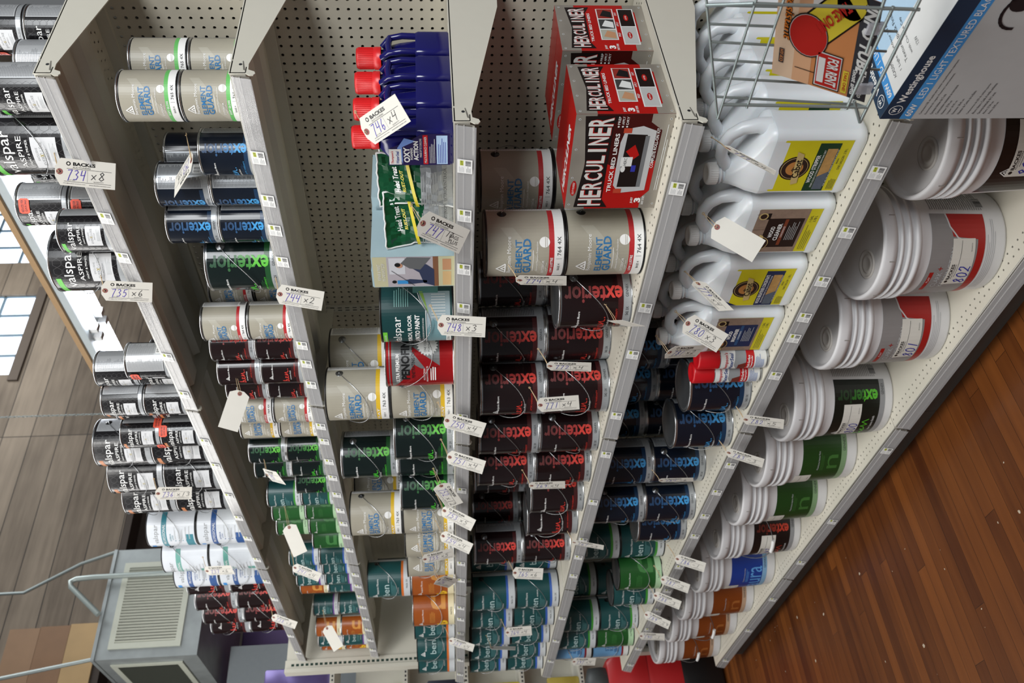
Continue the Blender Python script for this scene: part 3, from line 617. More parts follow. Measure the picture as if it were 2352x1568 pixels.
TAGS = [((-50.94, 59.5, 32.18), (-0.305, 0.171, -0.937), 40, '734', 'x8', 1, 0, 4.5),
 ((-66.41, 59.5, 33.22), (-0.274, 0.148, -0.95), 20, '735', 'x6', 1, 0, 4.5),
 ((-108.6, 59.5, 39.31), (-0.25, 0.102, -0.963), 20, '736', 'x13', 1, 0, 4.6),
 ((-135.18, 59.5, 38.63), (0.171, -0.073, -0.983), 14, '737', 'x6', 1, 0, 4.4),
 ((-156.99, 59.5, 31.6), (-0.269, -0.302, -0.915), 14, '738', 'x8', 1, 0, 4.6),
 ((-85.09, 59.5, 23.6), (-0.45, -0.841, 0.301), 30, '', '', 0, 1, 4.6),
 ((-52.22, 62.3, 21.79), (-0.824, 0.103, 0.558), 80, '743', 'x6', 1, 1, 4.4),
 ((-67.52, 59.5, 16.19), (-0.22, -0.061, -0.974), 20, '744', 'x2', 1, 1, 4.6),
 ((-104.62, 59.5, 23.76), (0.65, -0.509, -0.564), 30, '742', '', 1, 1, 4.4),
 ((-120.66, 59.5, 23.27), (-0.438, -0.813, -0.383), 30, '', '', 0, 1, 4.4),
 ((-135.5, 59.5, 24.61), (-0.271, -0.323, -0.907), 14, '741', 'x4', 1, 1, 4.8),
 ((-164.06, 59.5, 22.74), (-0.332, -0.801, -0.498), 30, '', '', 0, 1, 4.5),
 ((-43.65, 55.3, 5.24), (0.695, -0.232, -0.68), 40, '746', 'x4', 1, 2, 4.3),
 ((-51.64, 53.2, 1.12), (-0.577, 0.038, -0.816), 40, '747', '17', 1, 2, 4.3),
 ((-65.47, 53.2, -0.22), (-0.004, -0.099, -0.995), 20, '748', 'x3', 1, 2, 4.7),
 ((-82.74, 53.2, -0.66), (-0.208, -0.219, -0.953), 14, '750', 'x4', 1, 2, 4.4),
 ((-90.95, 53.2, -0.9), (-0.121, -0.31, -0.943), 14, '751', 'x4', 1, 2, 4.7),
 ((-98.09, 53.2, 0.21), (-0.894, -0.197, -0.401), 20, '752', 'x12', 1, 2, 4.3),
 ((-105.03, 53.2, -0.1), (-0.185, -0.452, -0.873), 14, '753', 'x5', 1, 2, 4.5),
 ((-112.77, 53.2, 0.18), (-0.162, -0.427, -0.889), 14, '754', 'x4', 1, 2, 4.6),
 ((-120.45, 53.2, 2.98), (0.082, 0.155, -0.984), 10, '755', 'x5', 1, 2, 4.5),
 ((-128.36, 53.2, 0.99), (-0.83, 0.165, -0.532), 30, '756', '', 1, 2, 4.3),
 ((-156.52, 53.2, -0.67), (-0.08, -0.337, -0.938), 14, '757', 'x4', 1, 2, 4.8),
 ((-59.15, 53.2, -7.59), (0.09, -0.132, -0.987), -20, '774', 'x4', 1, 3, 4.9),
 ((-72.82, 53.2, -11.62), (0.108, -0.153, -0.982), -12, '772', 'x4', 1, 3, 4.6),
 ((-80.25, 53.2, -11.17), (0.158, -0.057, -0.986), 10, '771', 'x4', 1, 3, 4.7),
 ((-99.09, 53.2, -11.47), (0.117, -0.081, -0.99), -5, '769', 'x4', 1, 3, 4.5),
 ((-117.01, 53.2, -19.02), (0.073, -0.272, -0.96), -8, '767', 'x3', 1, 3, 4.7),
 ((-127.13, 53.2, -10.8), (0.012, -0.107, -0.994), 25, '765', 'x6', 1, 3, 4.3),
 ((-153.84, 53.2, -10.88), (0.099, -0.008, -0.995), 25, '764', 'x4', 1, 3, 4.8),
 ((-161.64, 53.2, -8.37), (0.065, -0.1, -0.993), -34, '763', 'x4', 1, 3, 7.5),
 ((-45.47, 55.2, -24.53), (-0.13, -0.572, -0.81), -40, '777', 'x4', 1, 4, 5.8),
 ((-54.64, 55.2, -25.8), (-0.138, -0.592, -0.794), 45, '', '', 0, 4, 4.6),
 ((-62.38, 55.2, -25.79), (-0.603, -0.321, -0.731), -38, '779', 'x4', 1, 4, 4.4),
 ((-68.69, 55.2, -26.09), (-0.361, -0.362, -0.859), 30, '780', 'x3', 1, 4, 4.3),
 ((-72.05, 53.96, -24.56), (-0.304, 0.24, -0.922), -2, '781', 'x2', 1, 4, 4.3),
 ((-85.09, 53.36, -36.36), (0.23, -0.342, -0.911), -2, '782', 'x5', 1, 4, 4.7),
 ((-92.81, 53.36, -36.25), (0.124, -0.466, -0.876), -2, '783', '-3', 1, 4, 4.6),
 ((-104.36, 56.0, -30.2), (0.243, -0.15, -0.958), -15, '784', '-6', 1, 4, 4.9),
 ((-125.26, 53.36, -36.28), (0.115, -0.423, -0.899), 14, '786', '-1', 1, 4, 4.4),
 ((-133.24, 53.36, -35.52), (0.087, -0.454, -0.887), 14, '787', '-2', 1, 4, 4.4),
 ((-140.16, 53.36, -35.57), (0.073, -0.475, -0.877), 14, '788', '-3', 1, 4, 4.4),
 ((-149.12, 53.36, -35.57), (0.053, -0.511, -0.858), 14, '789', '-29', 1, 4, 4.6),
 ((-160.32, 53.36, -36.54), (0.192, -0.173, -0.966), 14, '790', '-1', 1, 4, 4.7),
 ((-175.29, 53.96, -25.43), (-0.016, -0.053, -0.998), 20, '797', 'x4', 1, 4, 4.4),
 ((-65.98, 53.2, -17.95), (0.771, -0.621, -0.139), 25, '', '', 2, 3, 4.4)]
RACK = [((-26.02, 45.8, -16.01), (-35.18, 45.8, -18.98)), ((-27.03, 45.8, -16.3), (-27.23, 45.8, -29.26)), ((-28.25, 45.8, -16.77), (-28.7, 45.8, -28.78)), ((-29.46, 45.8, -17.19), (-30.1, 45.8, -28.68)), ((-30.71, 45.8, -17.61), (-31.44, 45.8, -28.77)), ((-32.02, 45.8, -18.04), (-32.76, 45.8, -28.82)), ((-33.48, 45.8, -18.48), (-34.13, 45.8, -28.28)), ((-25.31, 44.6, -18.76), (-34.29, 44.6, -18.52)), ((-25.83, 44.6, -20.38), (-33.48, 44.6, -20.23)), ((-26.33, 44.6, -27.13), (-33.58, 44.6, -26.96)), ((-25.23, 44.6, -28.59), (-34.67, 44.6, -28.29)), ((-25.25, 44.6, -26.36), (-29.38, 44.6, -26.67)), ((-32.97, 44.6, -27.26), (-34.67, 44.6, -28.29)), ((-33.2, 44.6, -18.51), (-33.45, 44.6, -28.27)), ((-26.2, 44.6, -18.62), (-26.51, 44.6, -28.82)), ((-35.18, 45.8, -18.98), (-34.29, 44.6, -18.52)), ((-27.23, 45.8, -29.26), (-26.51, 44.6, -28.71)), ((-34.13, 45.8, -28.28), (-33.45, 44.6, -28.12)), ((-27.03, 45.8, -16.3), (-26.2, 44.6, -18.62))]
SIGN = ((-24.28, 45.3, -19.92), (-7.04, 0.0, -1.53), (-2.27, 0.0, -6.96))

# ------------------------------------------------------------------ gondola shelving
ZS = [31.359, 16.243, -1.650, -19.856, -37.2, -57.58]
YF = [61.0, 61.0, 54.7, 54.7, 54.86, 54.56]
XB = [-42.1-48*i for i in range(4)]
YB = 76.72
FLOOR = -64.0
CRM = M('#c9c6b9', .42, var=.02, name='cream_shelf_enamel')
peg = perforated('pegboard_cream', '#c6bfae', 'xz', 1, 1, 0.04, .785, .155)
def rowmat(yf): return perforated('perforated_shelf_%d' % int(yf*100), '#cfcabb', 'xy', 1, .85, .3, yf+.9, .11, [(yf+.4, yf+2.2), (73.0, 75.4)], stagger=1)
ROWM = {}
clear = bpy.data.materials.new('clear_ticket_strip'); clear.use_nodes = True
_b = clear.node_tree.nodes['Principled BSDF']; _b.inputs['Base Color'].default_value = (.62, .62, .63, 1); _b.inputs['Roughness'].default_value = .05
_n = clear.node_tree.nodes.new('ShaderNodeTexNoise'); _n.inputs['Scale'].default_value = 14; _b.inputs['Alpha'].default_value = .3
_bp = clear.node_tree.nodes.new('ShaderNodeBump'); _bp.inputs['Strength'].default_value = .15; clear.node_tree.links.new(_n.outputs[0], _bp.inputs['Height']); clear.node_tree.links.new(_bp.outputs[0], _b.inputs['Normal'])
STRIPB = M('#9b9993', .35, .2)
REDB = M('#9a5a5e', .4); YEL = M('#b9c23a', .5)
def price_label_mesh(seed):
    s = Sheet(); s.rect(-.72, -.62, .72, .62, WHITE, 0); r = random.Random(seed)
    s.rect(.1, .12, .6, .4, YEL, 1); s.text('%d.99' % r.choice((8, 24, 33, 47, 51, 19, 63)), .36, .26, .4, .18, TXT, l=2)
    s.lines(-.6, .05, 0, .5, 4, GREYL, 1, .35); s.lines(-.6, -.5, .0, -.1, 4, GREYT, 1, .35); s.bars(.08, -.5, .62, -.05, TXT, 1, 9)
    mb = MB(); s.onto(mb, lambda a, h, l: (a, -.002-l*.006, h)); return mb.mesh('price_label')
PLM = [price_label_mesh(i) for i in range(6)]
SN = ['top shelf', 'second shelf', 'third shelf', 'fourth shelf', 'fifth shelf', 'base deck']
BN = ['near bay', 'middle bay', 'far bay']
PRICES = {0: [-52.0, -57.5, -62.8, -68.4, -79, -86.5, -91, -97.2, -103.5, -112, -119, -126, -134, -143, -151, -160, -170, -180],
 1: [-50.5, -55.6, -59.4, -63.8, -77.5, -81, -85.2, -90.5, -94.5, -98.2, -103.5, -108, -113, -118, -122.4, -127, -132, -137, -142, -147, -152, -157, -163, -169, -175, -181, -186],
 2: [-46.3, -51.8, -58.6, -64.2, -67.4, -83.8, -93.3, -101.5, -109.5, -117, -125, -131.5, -137, -143.4, -148.8, -156, -163, -171, -180],
 3: [-49, -64.8, -72.6, -84.6, -93.6, -106.5, -118.6, -124.8, -132, -139, -151, -163, -175], 4: [-47.6, -54.8, -61.6, -67.2, -70.7, -77.6, -98, -105.5, -112.8, -119.5, -131, -141, -150, -160, -171, -181],
 5: [-95.2, -116, -131, -147, -163, -181]}
def shelf(k, b):
    x1, x0 = XB[b], XB[b+1]; z = ZS[k]; yf = YF[k]; base = k == 5
    t = thing('base_deck' if base else 'gondola_shelf', 'cream metal %s of the %s with clear price strip' % ('base deck' if base else SN[k], BN[b]), 'shelf', ((x0+x1)/2, yf, z), 0, 'cream metal gondola shelves')
    ox = -(x0+x1)/2; oy = -yf
    def P(name, mb):
        me = mb.mesh(name); o = link(name, me, t); return o
    if k not in ROWM: ROWM[k] = rowmat(yf)
    # deck keeps world-aligned object coordinates: origin shifted back so the hole grid lands right
    mb = MB(); mb.box(x0+.06, yf, z-.09, x1-.06, YB-.35, z, ROWM[k])
    me = mb.mesh('deck'); o = link('deck', me, t, (ox, oy, -z))
    mb = MB(); mb.box(x0+.06, yf-.05, z-1.25, x1-.06, yf+.06, z+.02, CRM); mb.box(x0+.06, yf, z-1.3, x1-.06, yf+.8, z-1.22, CRM); link('front_lip', mb.mesh('front_lip'), t, (ox, oy, -z))
    if not base:
        mb = MB()
        for y in ((yf+4, yf+9) if k < 2 else (yf+5, yf+10, yf+15)):
            mb.ext([(-1.6, -.1), (-1.1, -.9), (1.1, -.9), (1.6, -.1)], (x0+1, y, z), (0, 1, 0), (0, 0, 1), (1, 0, 0), x1-x0-2, CRM)
        mb.box(x0+.06, YB-.9, z-1.2, x1-.06, YB-.4, z-.09, CRM)
        link('stiffener', mb.mesh('stiffener'), t, (ox, oy, -z))
        for xx, sgn in ((x1, -1), (x0, 1)):
            mb = MB(); d = YB-.3-yf; hb = 3.9 if k < 2 else 4.6
            hb = hb if (b == 0 and sgn < 0) else 2.2
            poly = [(-.05, .1), (d, .1), (d, -hb), (d*.75, -hb+.2), (1.2, -1.4), (.45, -1.45), (.2, -1.95), (-.1, -2.05), (-.3, -1.9), (-.32, -1.6), (-.08, -1.3)]
            mb.ext(poly, (xx+sgn*.06, yf, z), (0, 1, 0), (0, 0, 1), (sgn, 0, 0), .1, CRM)
            c = [(1.15+.14*math.cos(q*pi/5), -.75+.14*math.sin(q*pi/5)) for q in range(10)]
            mb.ext(c, (xx+sgn*.05, yf, z), (0, 1, 0), (0, 0, 1), (-sgn, 0, 0), .01, TXT)
            mb.ext([(.3, -1.2), (.42, -1.2), (1.6, -.95), (1.6, -.87), (.4, -1.05)], (xx+sgn*.05, yf, z), (0, 1, 0), (0, 0, 1), (-sgn, 0, 0), .01, M('#6f6c64', .6))
            link('bracket', mb.mesh('bracket'), t, (ox, oy, -z))
    else:
        mb = MB(); mb.box(x0+.06, yf+2.2, FLOOR+.02, x1-.06, yf+2.5, z-1.3, M('#5b5650', .5)); link('kick_plate', mb.mesh('kick_plate'), t, (ox, oy, -z))
    # ticket strip: ribbed backing and a clear curved cover
    s = MB(); yy = yf-.12
    prof = [(-.02, -.15), (-.10, -.2), (-.22, -.8), (-.34, -1.55), (-.44, -1.72), (-.36, -1.75), (-.26, -1.6), (-.14, -.85), (-.02, -.3)]
    s.ext([(q[0]+.1, q[1]+.12) for q in prof], (x0+.25, yy, z), (0, 1, 0), (0, 0, 1), (1, 0, 0), x1-x0-.5, M('#77736b', .22, .15))
    s.box(x0+.25, yy-.24, z-.8, x1-.25, yy-.12, z-.74, M('#cfcdc8', .3)); s.box(x0+.25, yy-.1, z-.3, x1-.25, yy-.02, z-.22, M('#b9b6b0', .3))
    st = link('ticket_strip', s.mesh('ticket_strip'), t, (ox, oy, -z))
    s = MB(); s.ext([(-.16, -.1), (-.52, -1.7), (-.5, -1.74), (-.13, -.1)], (x0+.25, yy, z), (0, 1, 0), (0, 0, 1), (1, 0, 0), x1-x0-.5, clear)
    link('clear_cover', s.mesh('clear_cover'), t, (ox, oy, -z))
    rp = random.Random(k*7+b)
    for i, X in enumerate(PRICES[k]):
        if x0+1.2 < X < x1-1:
            pl = link('price_label', PLM[rp.randrange(6)], t, (X+ox, yy-.42-yf, -.85)); pl.rotation_euler = (math.radians(-11), 0, 0)
for b in range(3):
    for k in range(6): shelf(k, b)
    mb = MB(); mb.box(XB[b+1]+.02, YB, FLOOR+6, XB[b]-.02, YB+.12, 31.2, peg)
    o = link('back_panel', mb.mesh('back_panel'), None, None); o.location = (0, 0, EYE*IN)
    # object coordinates are eye-relative; hole grid is phased to them
    o['label'] = 'cream pegboard back panel behind the %s of the shelving' % BN[b]; o['category'] = 'panel'; o['group'] = 'pegboard back panels'
    mb = MB(); mb.box(XB[b+1]+.02, YB+1.6, FLOOR+6, XB[b]-.02, YB+1.7, 31.2, M('#4a463f', .8))  # backing coloured dark so the peg holes look shaded
    o = link('shade_sheet', mb.mesh('shade_sheet'), None, (0, 0, 0)); o['label'] = 'sheet coloured dark as shade behind the pegboard holes of the %s' % BN[b]; o['category'] = 'panel'; o['group'] = 'shade-coloured backing sheets'
for i, X in enumerate(XB):
    mb = MB(); mb.box(X-.6, YB-.28, FLOOR, X+.6, YB+1.5, 31.2, CRM)
    for j in range(0, 92): mb.box(X-.32, YB-.3, FLOOR+2+j, X-.18, YB-.27, FLOOR+2.55+j, TXT); mb.box(X+.18, YB-.3, FLOOR+2+j, X+.32, YB-.27, FLOOR+2.55+j, TXT)
    o = link('slotted_upright', mb.mesh('slotted_upright'), None, (0, 0, 0)); o['label'] = 'cream slotted steel upright at the %s of the shelving run' % ('near end', 'first joint', 'second joint', 'far end')[i]; o['category'] = 'upright'
# end panel with slotted post at the far end
t = thing('end_panel', 'cream metal end panel with slotted front edge closing the far end', 'panel', (-189.3, 68, FLOOR))
mb = MB(); mb.box(-.4, -8.1, 0, .4, 8.3, 98.3, CRM); link('sheet', mb.mesh('sheet'), t)
mb = MB(); mb.box(-1.2, -8.9, 0, 1.2, -8.1, 98.5, CRM); mb.box(.4, -8.1, 0, .75, -6.2, 98.5, CRM)
for j in range(0, 97): mb.box(.74, -7.5, .6+j, .78, -7.0, 1.2+j, M('#16332a', .8))
link('post', mb.mesh('post'), t)

# ------------------------------------------------------------------ paint cans and pails
ORD = ['first', 'second', 'third', 'fourth', 'fifth', 'sixth', 'seventh', 'eighth', 'ninth', 'tenth', '11th', '12th', '13th', '14th', '15th', '16th', '17th', '18th', '19th', '20th', '21st', '22nd', '23rd', '24th', '25th', '26th', '27th', '28th']
DESC = {'EGg': 'green-banded beige', 'EGr': 'red-banded beige', 'EGy': 'yellow-banded beige', 'EXr': 'dark maroon red-lettered', 'EXg': 'dark green-lettered', 'EXb': 'dark navy blue-lettered',
 'VAg': 'black green-tabbed', 'VAo': 'black orange-tabbed', 'VAb': 'black blue-tabbed', 'VAs': 'black orange-tabbed', 'VPt': 'white teal-banded', 'VPb': 'white blue-banded', 'VPg': 'white pale-green-banded',
 'TLb': 'teal blue-striped', 'TLg': 'teal green-striped', 'TLo': 'teal orange-striped', 'TLp': 'teal purple-striped', 'OR': 'orange-brown', 'GR': 'plain green', 'LB': 'light blue red-striped', 'PF': 'dark green porch-floor', 'PE': 'red and silver oil-finish'}
cnt = {}
for size, k, x, y, rot, styles in sorted(CANS, key=lambda c: (c[1], -c[2])):
    r = 3.27 if size == 'G' else 2.16; row = 'front' if y < YF[k]+r+3.6 else 'back'
    key = (k, row); cnt[key] = cnt.get(key, 0)+1; n = cnt[key]
    for lv, st in enumerate(styles):
        hh = 7.64 if size == 'G' else 5.1
        pos = ('lower' if lv == 0 else 'upper')+' in' if len(styles) > 1 else 'single in place'
        lab = '%s %s paint can, %s %s %s stack, %s' % (DESC[st], 'gallon' if size == 'G' else 'quart', pos, ORD[n-1], row, SN[k])
        if len(styles) == 1: lab = '%s %s paint can standing alone, %s in the %s row, %s' % (DESC[st], 'gallon' if size == 'G' else 'quart', ORD[n-1], row, SN[k])
        jit = random.uniform(-.05, .05)
        place_can(size, st, x, y, ZS[k]+.005+lv*hh, rot+(jit if lv else 0), lab, '%s %s cans on the %s' % (DESC[st], 'gallon' if size == 'G' else 'quart', SN[k]), back=(st == 'EGr' or row == 'back' and st == 'EXr' and lv == 0))
PD = {'BKr': 'black label and red script', 'CK': 'grey and red label', 'BKg': 'black label and green lettering', 'BKn': 'dark green label', 'BKm': 'dark maroon label', 'BKb': 'bright blue label', 'BKo': 'brown label'}
NUMS = ['803', '802', '801', '800', '799', '798', '797', '796', '795', '794', '793']
for i, (x, y, st) in enumerate(PAILS):
    place_pail(st, NUMS[i], x, y, ZS[5]+.005, .62 if i == 0 else .5-.02*i, 'white pail with %s, %s from near end, base deck' % (PD[st], ORD[i]), i in (6, 9, 10))

# red "reduced" stickers on black cans
def sticker(x, y, z, rz, seed, where):
    s = Sheet(); R = M('#e8543a', .5); s.poly([(-.75, -.3), (-.6, -.5), (.6, -.5), (.75, -.3), (.75, .3), (.6, .5), (-.6, .5), (-.75, .3)], R, 0)
    s.text('REDUCED FOR', 0, .16, 1.2, .24, TXT, l=1, bold=.02); s.text('QUICK SALE', 0, -.18, 1.1, .24, TXT, l=1, bold=.02)
    mb = MB(); s.onto(mb, lambda a, h, l: (a, -.02-l*.012+a*a*.16, h), .2); mb.add([], [], R)
    o = thing('sale_sticker', 'orange-red reduced for quick sale sticker on %s' % where, 'sticker', (x, y, z), rz, 'orange-red sale stickers', mb.mesh('sale_sticker'))
for a in STICK: sticker(*a)

# ------------------------------------------------------------------ spray cans
SR = M('#b8101a', .35); 
def spray(x, y, z, rot, label):
    t = thing('spray_can', label, 'spray can', (x, y, z), rot, 'red-capped spray cans')
    b = MB(); b.lathe([(1.1, 0), (1.28, .03), (1.28, .2), (1.22, .28), (1.25, .3), (1.25, 5.7), (1.1, 5.95)], STEEL, 32, caps=(True, True)); link('can_body', b.mesh('can_body'), t)
    s = Sheet(); s.rect(-3.9, .35, 3.9, 5.6, OFFW, 0); s.rect(-3.9, 1.75, 3.9, 2.7, SR, 1); s.text('Multi-Surface', .1, 2.4, 1.7, .3, WTXT, shear=.3, bold=.02); s.text('Waterproofer', .1, 2.02, 1.6, .28, WTXT, shear=.3, bold=.02)
    s.poly([(-1.1, 2.7), (1.6, 2.7), (1.6, 3.9), (-.2, 4.1), (-1.1, 3.6)], M('#8e9294', .5), 1); s.poly([(-1.1, 2.7), (.1, 2.7), (-.2, 3.6), (-1.1, 3.6)], M('#6e2a20', .5), 2)
    s.text("Thompson's", .1, 4.95, 2.4, .5, SR, shear=.25, bold=.02); s.text('WaterSeal', .1, 4.4, 2.3, .42, M('#23407f', .4), shear=.2, bold=.02)
    s.lines(-.9, .6, 1.1, 1.6, 7, M('#4a6fb0', .5), 2, .35); s.disc(-1.3, 4.9, .2, M('#1f3f1f', .5), 3, 8)
    P = MB(); s.onto(P, oncyl(1.25), .13); link('can_label', P.mesh('can_label'), t)
    c = MB(); c.lathe([(1.27, 5.7), (1.27, 7.9), (1.2, 8.1), (1.0, 8.15), (.8, 8.0), (.01, 8.0)], SR, 32); link('cap', c.mesh('cap'), t)
spray(*SPRAY[0], ZS[4], .35, 'red-capped waterproofer spray can standing beside the last white jug')
spray(*SPRAY[1], ZS[4], .4, 'red-capped waterproofer spray can on the far side of its twin')

# ------------------------------------------------------------------ white gallon jugs
JW = M('#d9dde0', .33, var=.02, name='white_jug_plastic', **{'Subsurface Weight': .15, 'Subsurface Scale': .01})
LY = M('#cdc21c', .45); WOODL = M('#8c7768', .5, var=.25, scale=90); WOODY = M('#b88f55', .5, var=.25, scale=90); GOLD = M('#c2ab72', .45); DKBR = M('#2b1b17', .45)
def jug_body():
    b = MB(); W, D = 7.3, 3.9
    b.loft(b.rrings(W, D, .9, [(0, .9), (.12, .96), (.5, 1.0), (.9, 1.0), (1.1, .975), (6.0, .975), (7.2, .98), (7.7, 1.0), (8.1, 1.0)]), JW, cap=True)
    # shoulder, leaning to the spout side
    b.loft(b.rrings(W, D, .9, [(8.1, 1.0), (8.6, (.97, .95)), (9.2, (.74, .88, -.75)), (9.9, (.5, .74, -1.45)), (10.6, (.34, .56, -2.0)), (11.1, (.27, .46, -2.3))]), JW, cap=True)
    b.lathe([(.8, 11.0), (.8, 11.35), (.92, 11.4), (.92, 11.5), (.8, 11.55), (.8, 11.7)], JW, 24, cx=-2.45)
    return b.mesh('jug_body')
def jug_handle():
    h = MB(); pts = [(2.9, 0, 8.3), (3.0, 0, 9.4), (2.7, 0, 10.6), (2.0, 0, 11.45), (.9, 0, 11.9), (-.3, 0, 11.75), (-1.3, 0, 11.1), (-1.8, 0, 10.5)]
    h.tube(pts, [.85, .66, .58, .55, .55, .56, .6, .7], JW, 14); return h.mesh('jug_handle')
def jug_cap():
    c = MB(); c.lathe([(.98, 11.72), (.98, 12.5), (.9, 12.62), (.6, 12.62), (.55, 12.56), (.01, 12.56)], WHITE, 30, cx=-2.45)
    for i in range(30):
        a = 2*pi*i/30; c.box(-2.45+.98*math.cos(a)-.02, .98*math.sin(a)-.02, 11.75, -2.45+.98*math.cos(a)+.02, .98*math.sin(a)+.02, 12.45, WHITE)
    return c.mesh('screw_cap')
JB, JH, JC = jug_body(), jug_handle(), jug_cap()
def jug_label(kind):
    s = Sheet(); G = {'strip': '#123a22', 'clean': '#20120f', 'conc': '#1c2a4f', 'bright': '#17284f'}[kind]; K = M(G, .45)
    s.poly([(-2.9, 1.2), (2.9, 1.2), (2.9, 7.2), (2.6, 7.45), (-2.6, 7.45), (-2.9, 7.2)], LY, 0)
    if kind in ('strip', 'conc'):
        cx, cy = -.2, 5.6
        s.disc(cx, cy, 1.35, DKBR, 1, 28); s.disc(cx, cy, 1.2, GOLD, 2, 28); s.disc(cx, cy, 1.15, DKBR, 3, 28); s.disc(cx, cy, .78, M('#b57a3f', .5), 4, 22); s.poly([(cx-.7, cy-.2), (cx-.2, cy+.25), (cx+.2, cy+.1), (cx+.72, cy-.1), (cx+.5, cy-.6), (cx-.5, cy-.6)], M('#4f3a22', .5), 5)
        s.poly([(cx-1.7, cy-.75), (cx+1.6, cy-.4), (cx+1.9, cy+.25), (cx+1.5, cy+.2), (cx-1.5, cy-.1), (cx-1.9, cy-.2)], GOLD, 6); s.text('Cabot', cx-.05, cy-.22, 2.1, .62, BLK, l=7, bold=.02, rot=6)
        s.rect(-2.9, 2.2, 2.6, 4.1, K, 1); s.rect(-2.7, 2.35, 2.0, 3.25, WOODY, 2); s.poly([(-2.7, 2.35), (-.6, 2.35), (-1.2, 3.25), (-2.7, 3.25)], M('#56606e', .5, var=.2, scale=80), 3)
        s.text('WOOD STRIPPER' if kind == 'strip' else 'WOOD BRIGHTENER CONCENTRATE', -.3, 3.82, 3.2 if kind == 'strip' else 4.6, .38, WTXT, l=3, bold=.02); s.text('STRIPS SOLIDS & STAINS WHILE REMOVING DIRT' if kind == 'strip' else 'BRIGHTENS PRIOR TO OILS & WOOD STAINS', -.3, 3.42, 4.3, .16, WTXT, l=3)
        s.text('FOR USE ON ALL EXTERIOR WOOD SURFACES', -.2, 2.27, 4.2, .12, WTXT, l=4)
        s.text('8004' if kind == 'strip' else '8003', .6, 1.95, .6, .16, TXT, l=2); s.text('ONE GALLON  3.78 L', .8, 1.6, 2.4, .22, TXT, l=2); s.lines(-2.7, 1.3, -1.2, 1.95, 5, TXT, 2, .3)
        if kind == 'conc': s.poly([(-2.9, 7.2), (-2.9, 5.9), (-2.1, 7.45), (-2.6, 7.45)], K, 1)
    else:
        s.rect(-2.9, 2.35, 2.9, 7.2, WOODL, 1); s.poly([(-2.9, 7.2), (2.9, 7.2), (2.6, 7.45), (-2.6, 7.45)], WOODL, 1); s.rect(-2.2, 2.6, 1.7, 6.1, K, 2)
        for a in (-1.7, .2, 2.2): s.rect(a, 6.15, a+.04, 7.4, M('#5a473c', .6), 2)
        cx, cy = -1.7, 6.2
        s.disc(cx, cy, .95, GOLD, 3, 22); s.disc(cx, cy, .88, DKBR, 4, 22); s.disc(cx, cy, .55, M('#b57a3f', .5), 5, 18); s.poly([(cx-1.1, cy-.5), (cx+1.1, cy-.2), (cx+1.3, cy+.2), (cx-1.0, cy-.1)], GOLD, 6); s.text('Cabot', cx, cy-.15, 1.5, .4, BLK, l=7, bold=.02, rot=6)
        s.disc(2.0, 6.7, .45, GOLD, 3, 16); s.disc(2.0, 6.7, .32, DKBR, 4, 14); s.rect(1.6, 6.0, 2.4, 6.35, BLK, 2)
        s.text('WOOD', -.1, 5.35, 1.5, .42, WTXT, l=4, bold=.03); s.text('CLEANER' if kind == 'clean' else 'BRIGHTENER', -.1, 4.75, 2.3, .42, WTXT, l=4, bold=.03)
        s.rect(-1.9, 4.1, 1.6, 4.42, M('#7a3a22', .45) if kind == 'clean' else M('#2a4f7a', .4), 3); s.text('CONCENTRATE', -.1, 4.26, 1.5, .18, WTXT, l=4); s.lines(-1.2, 2.9, 1.3, 3.9, 6, GREYL, 4, .3)
        s.text('1 GAL', 1.6, 2.0, .8, .25, TXT, l=2); s.text('3.78 L', 1.6, 1.6, .8, .25, TXT, l=2); s.lines(-2.6, 1.4, .8, 2.1, 4, TXT, 2, .2)
    return s
_JL = {}
def jug(x, y, rz, kind, label):
    t = thing('gallon_jug', label, 'jug', (x, y, ZS[4]+.005), rz, 'white plastic gallon jugs of wood cleaner')
    link('jug_body', JB, t); link('jug_handle', JH, t); link('screw_cap', JC, t)
    if kind not in _JL:
        mb = MB(); jug_label(kind).onto(mb, lambda a, h, l: (a, -1.9-.008-l*.008, h)); _JL[kind] = mb.mesh('jug_label')
    link('jug_label', _JL[kind], t)
jd = {'strip': 'yellow and green stripper label', 'clean': 'brown cleaner label', 'conc': 'yellow and navy brightener label', 'bright': 'navy brightener label'}
for ci, (x, kind, rows, dx) in enumerate(((-48.4, 'strip', 5, .55), (-56.3, 'clean', 4, .4), (-64.5, 'conc', 4, .2), (-72.3, 'bright', 3, .2))):
    for j in range(rows):
        pos = ('front of', 'second back in', 'third back in', 'fourth back in', 'rearmost in')[j]
        jug(x+dx*j+random.uniform(-.1, .1), 58.2+4.02*j, random.uniform(-.05, .05)+(.03 if j else 0), kind, 'white jug with %s, %s its file' % (jd[kind], pos))
# small bottles behind the spray cans
def bottle(x, y, col, capc, label, h=9.0, w=3.2, word=None, lab=None):
    t = thing('plastic_bottle', label, 'bottle', (x, y, ZS[4]+.005), .2)
    b = MB(); b.loft(b.rrings(w, w*.62, .6, [(0, .93), (.3, 1), (h*.62, 1), (h*.72, .9), (h*.82, .5), (h*.86, .36), (h*.9, .36)]), col); link('bottle_body', b.mesh('bottle_body'), t)
    c = MB(); c.lathe([(.62, h*.88), (.62, h-.1), (.55, h), (.01, h)], capc, 20); link('cap', c.mesh('cap'), t)
    if lab:
        s = Sheet(); s.rect(-w*.42, .6, w*.42, h*.58, lab, 0); s.rect(-w*.42, h*.3, w*.42, h*.58, M('#7c1418', .4), 1)
        if word: s.text(word, 0, h*.44, w*.7, .5, WTXT, l=2, bold=.02)
        s.lines(-1, .8, 1, 2.2, 4, GREYT, 1, .3)
        P = MB(); s.onto(P, lambda a, hh, l: (a, -w*.31-.01-l*.008, hh)); link('bottle_label', P.mesh('bottle_label'), t)
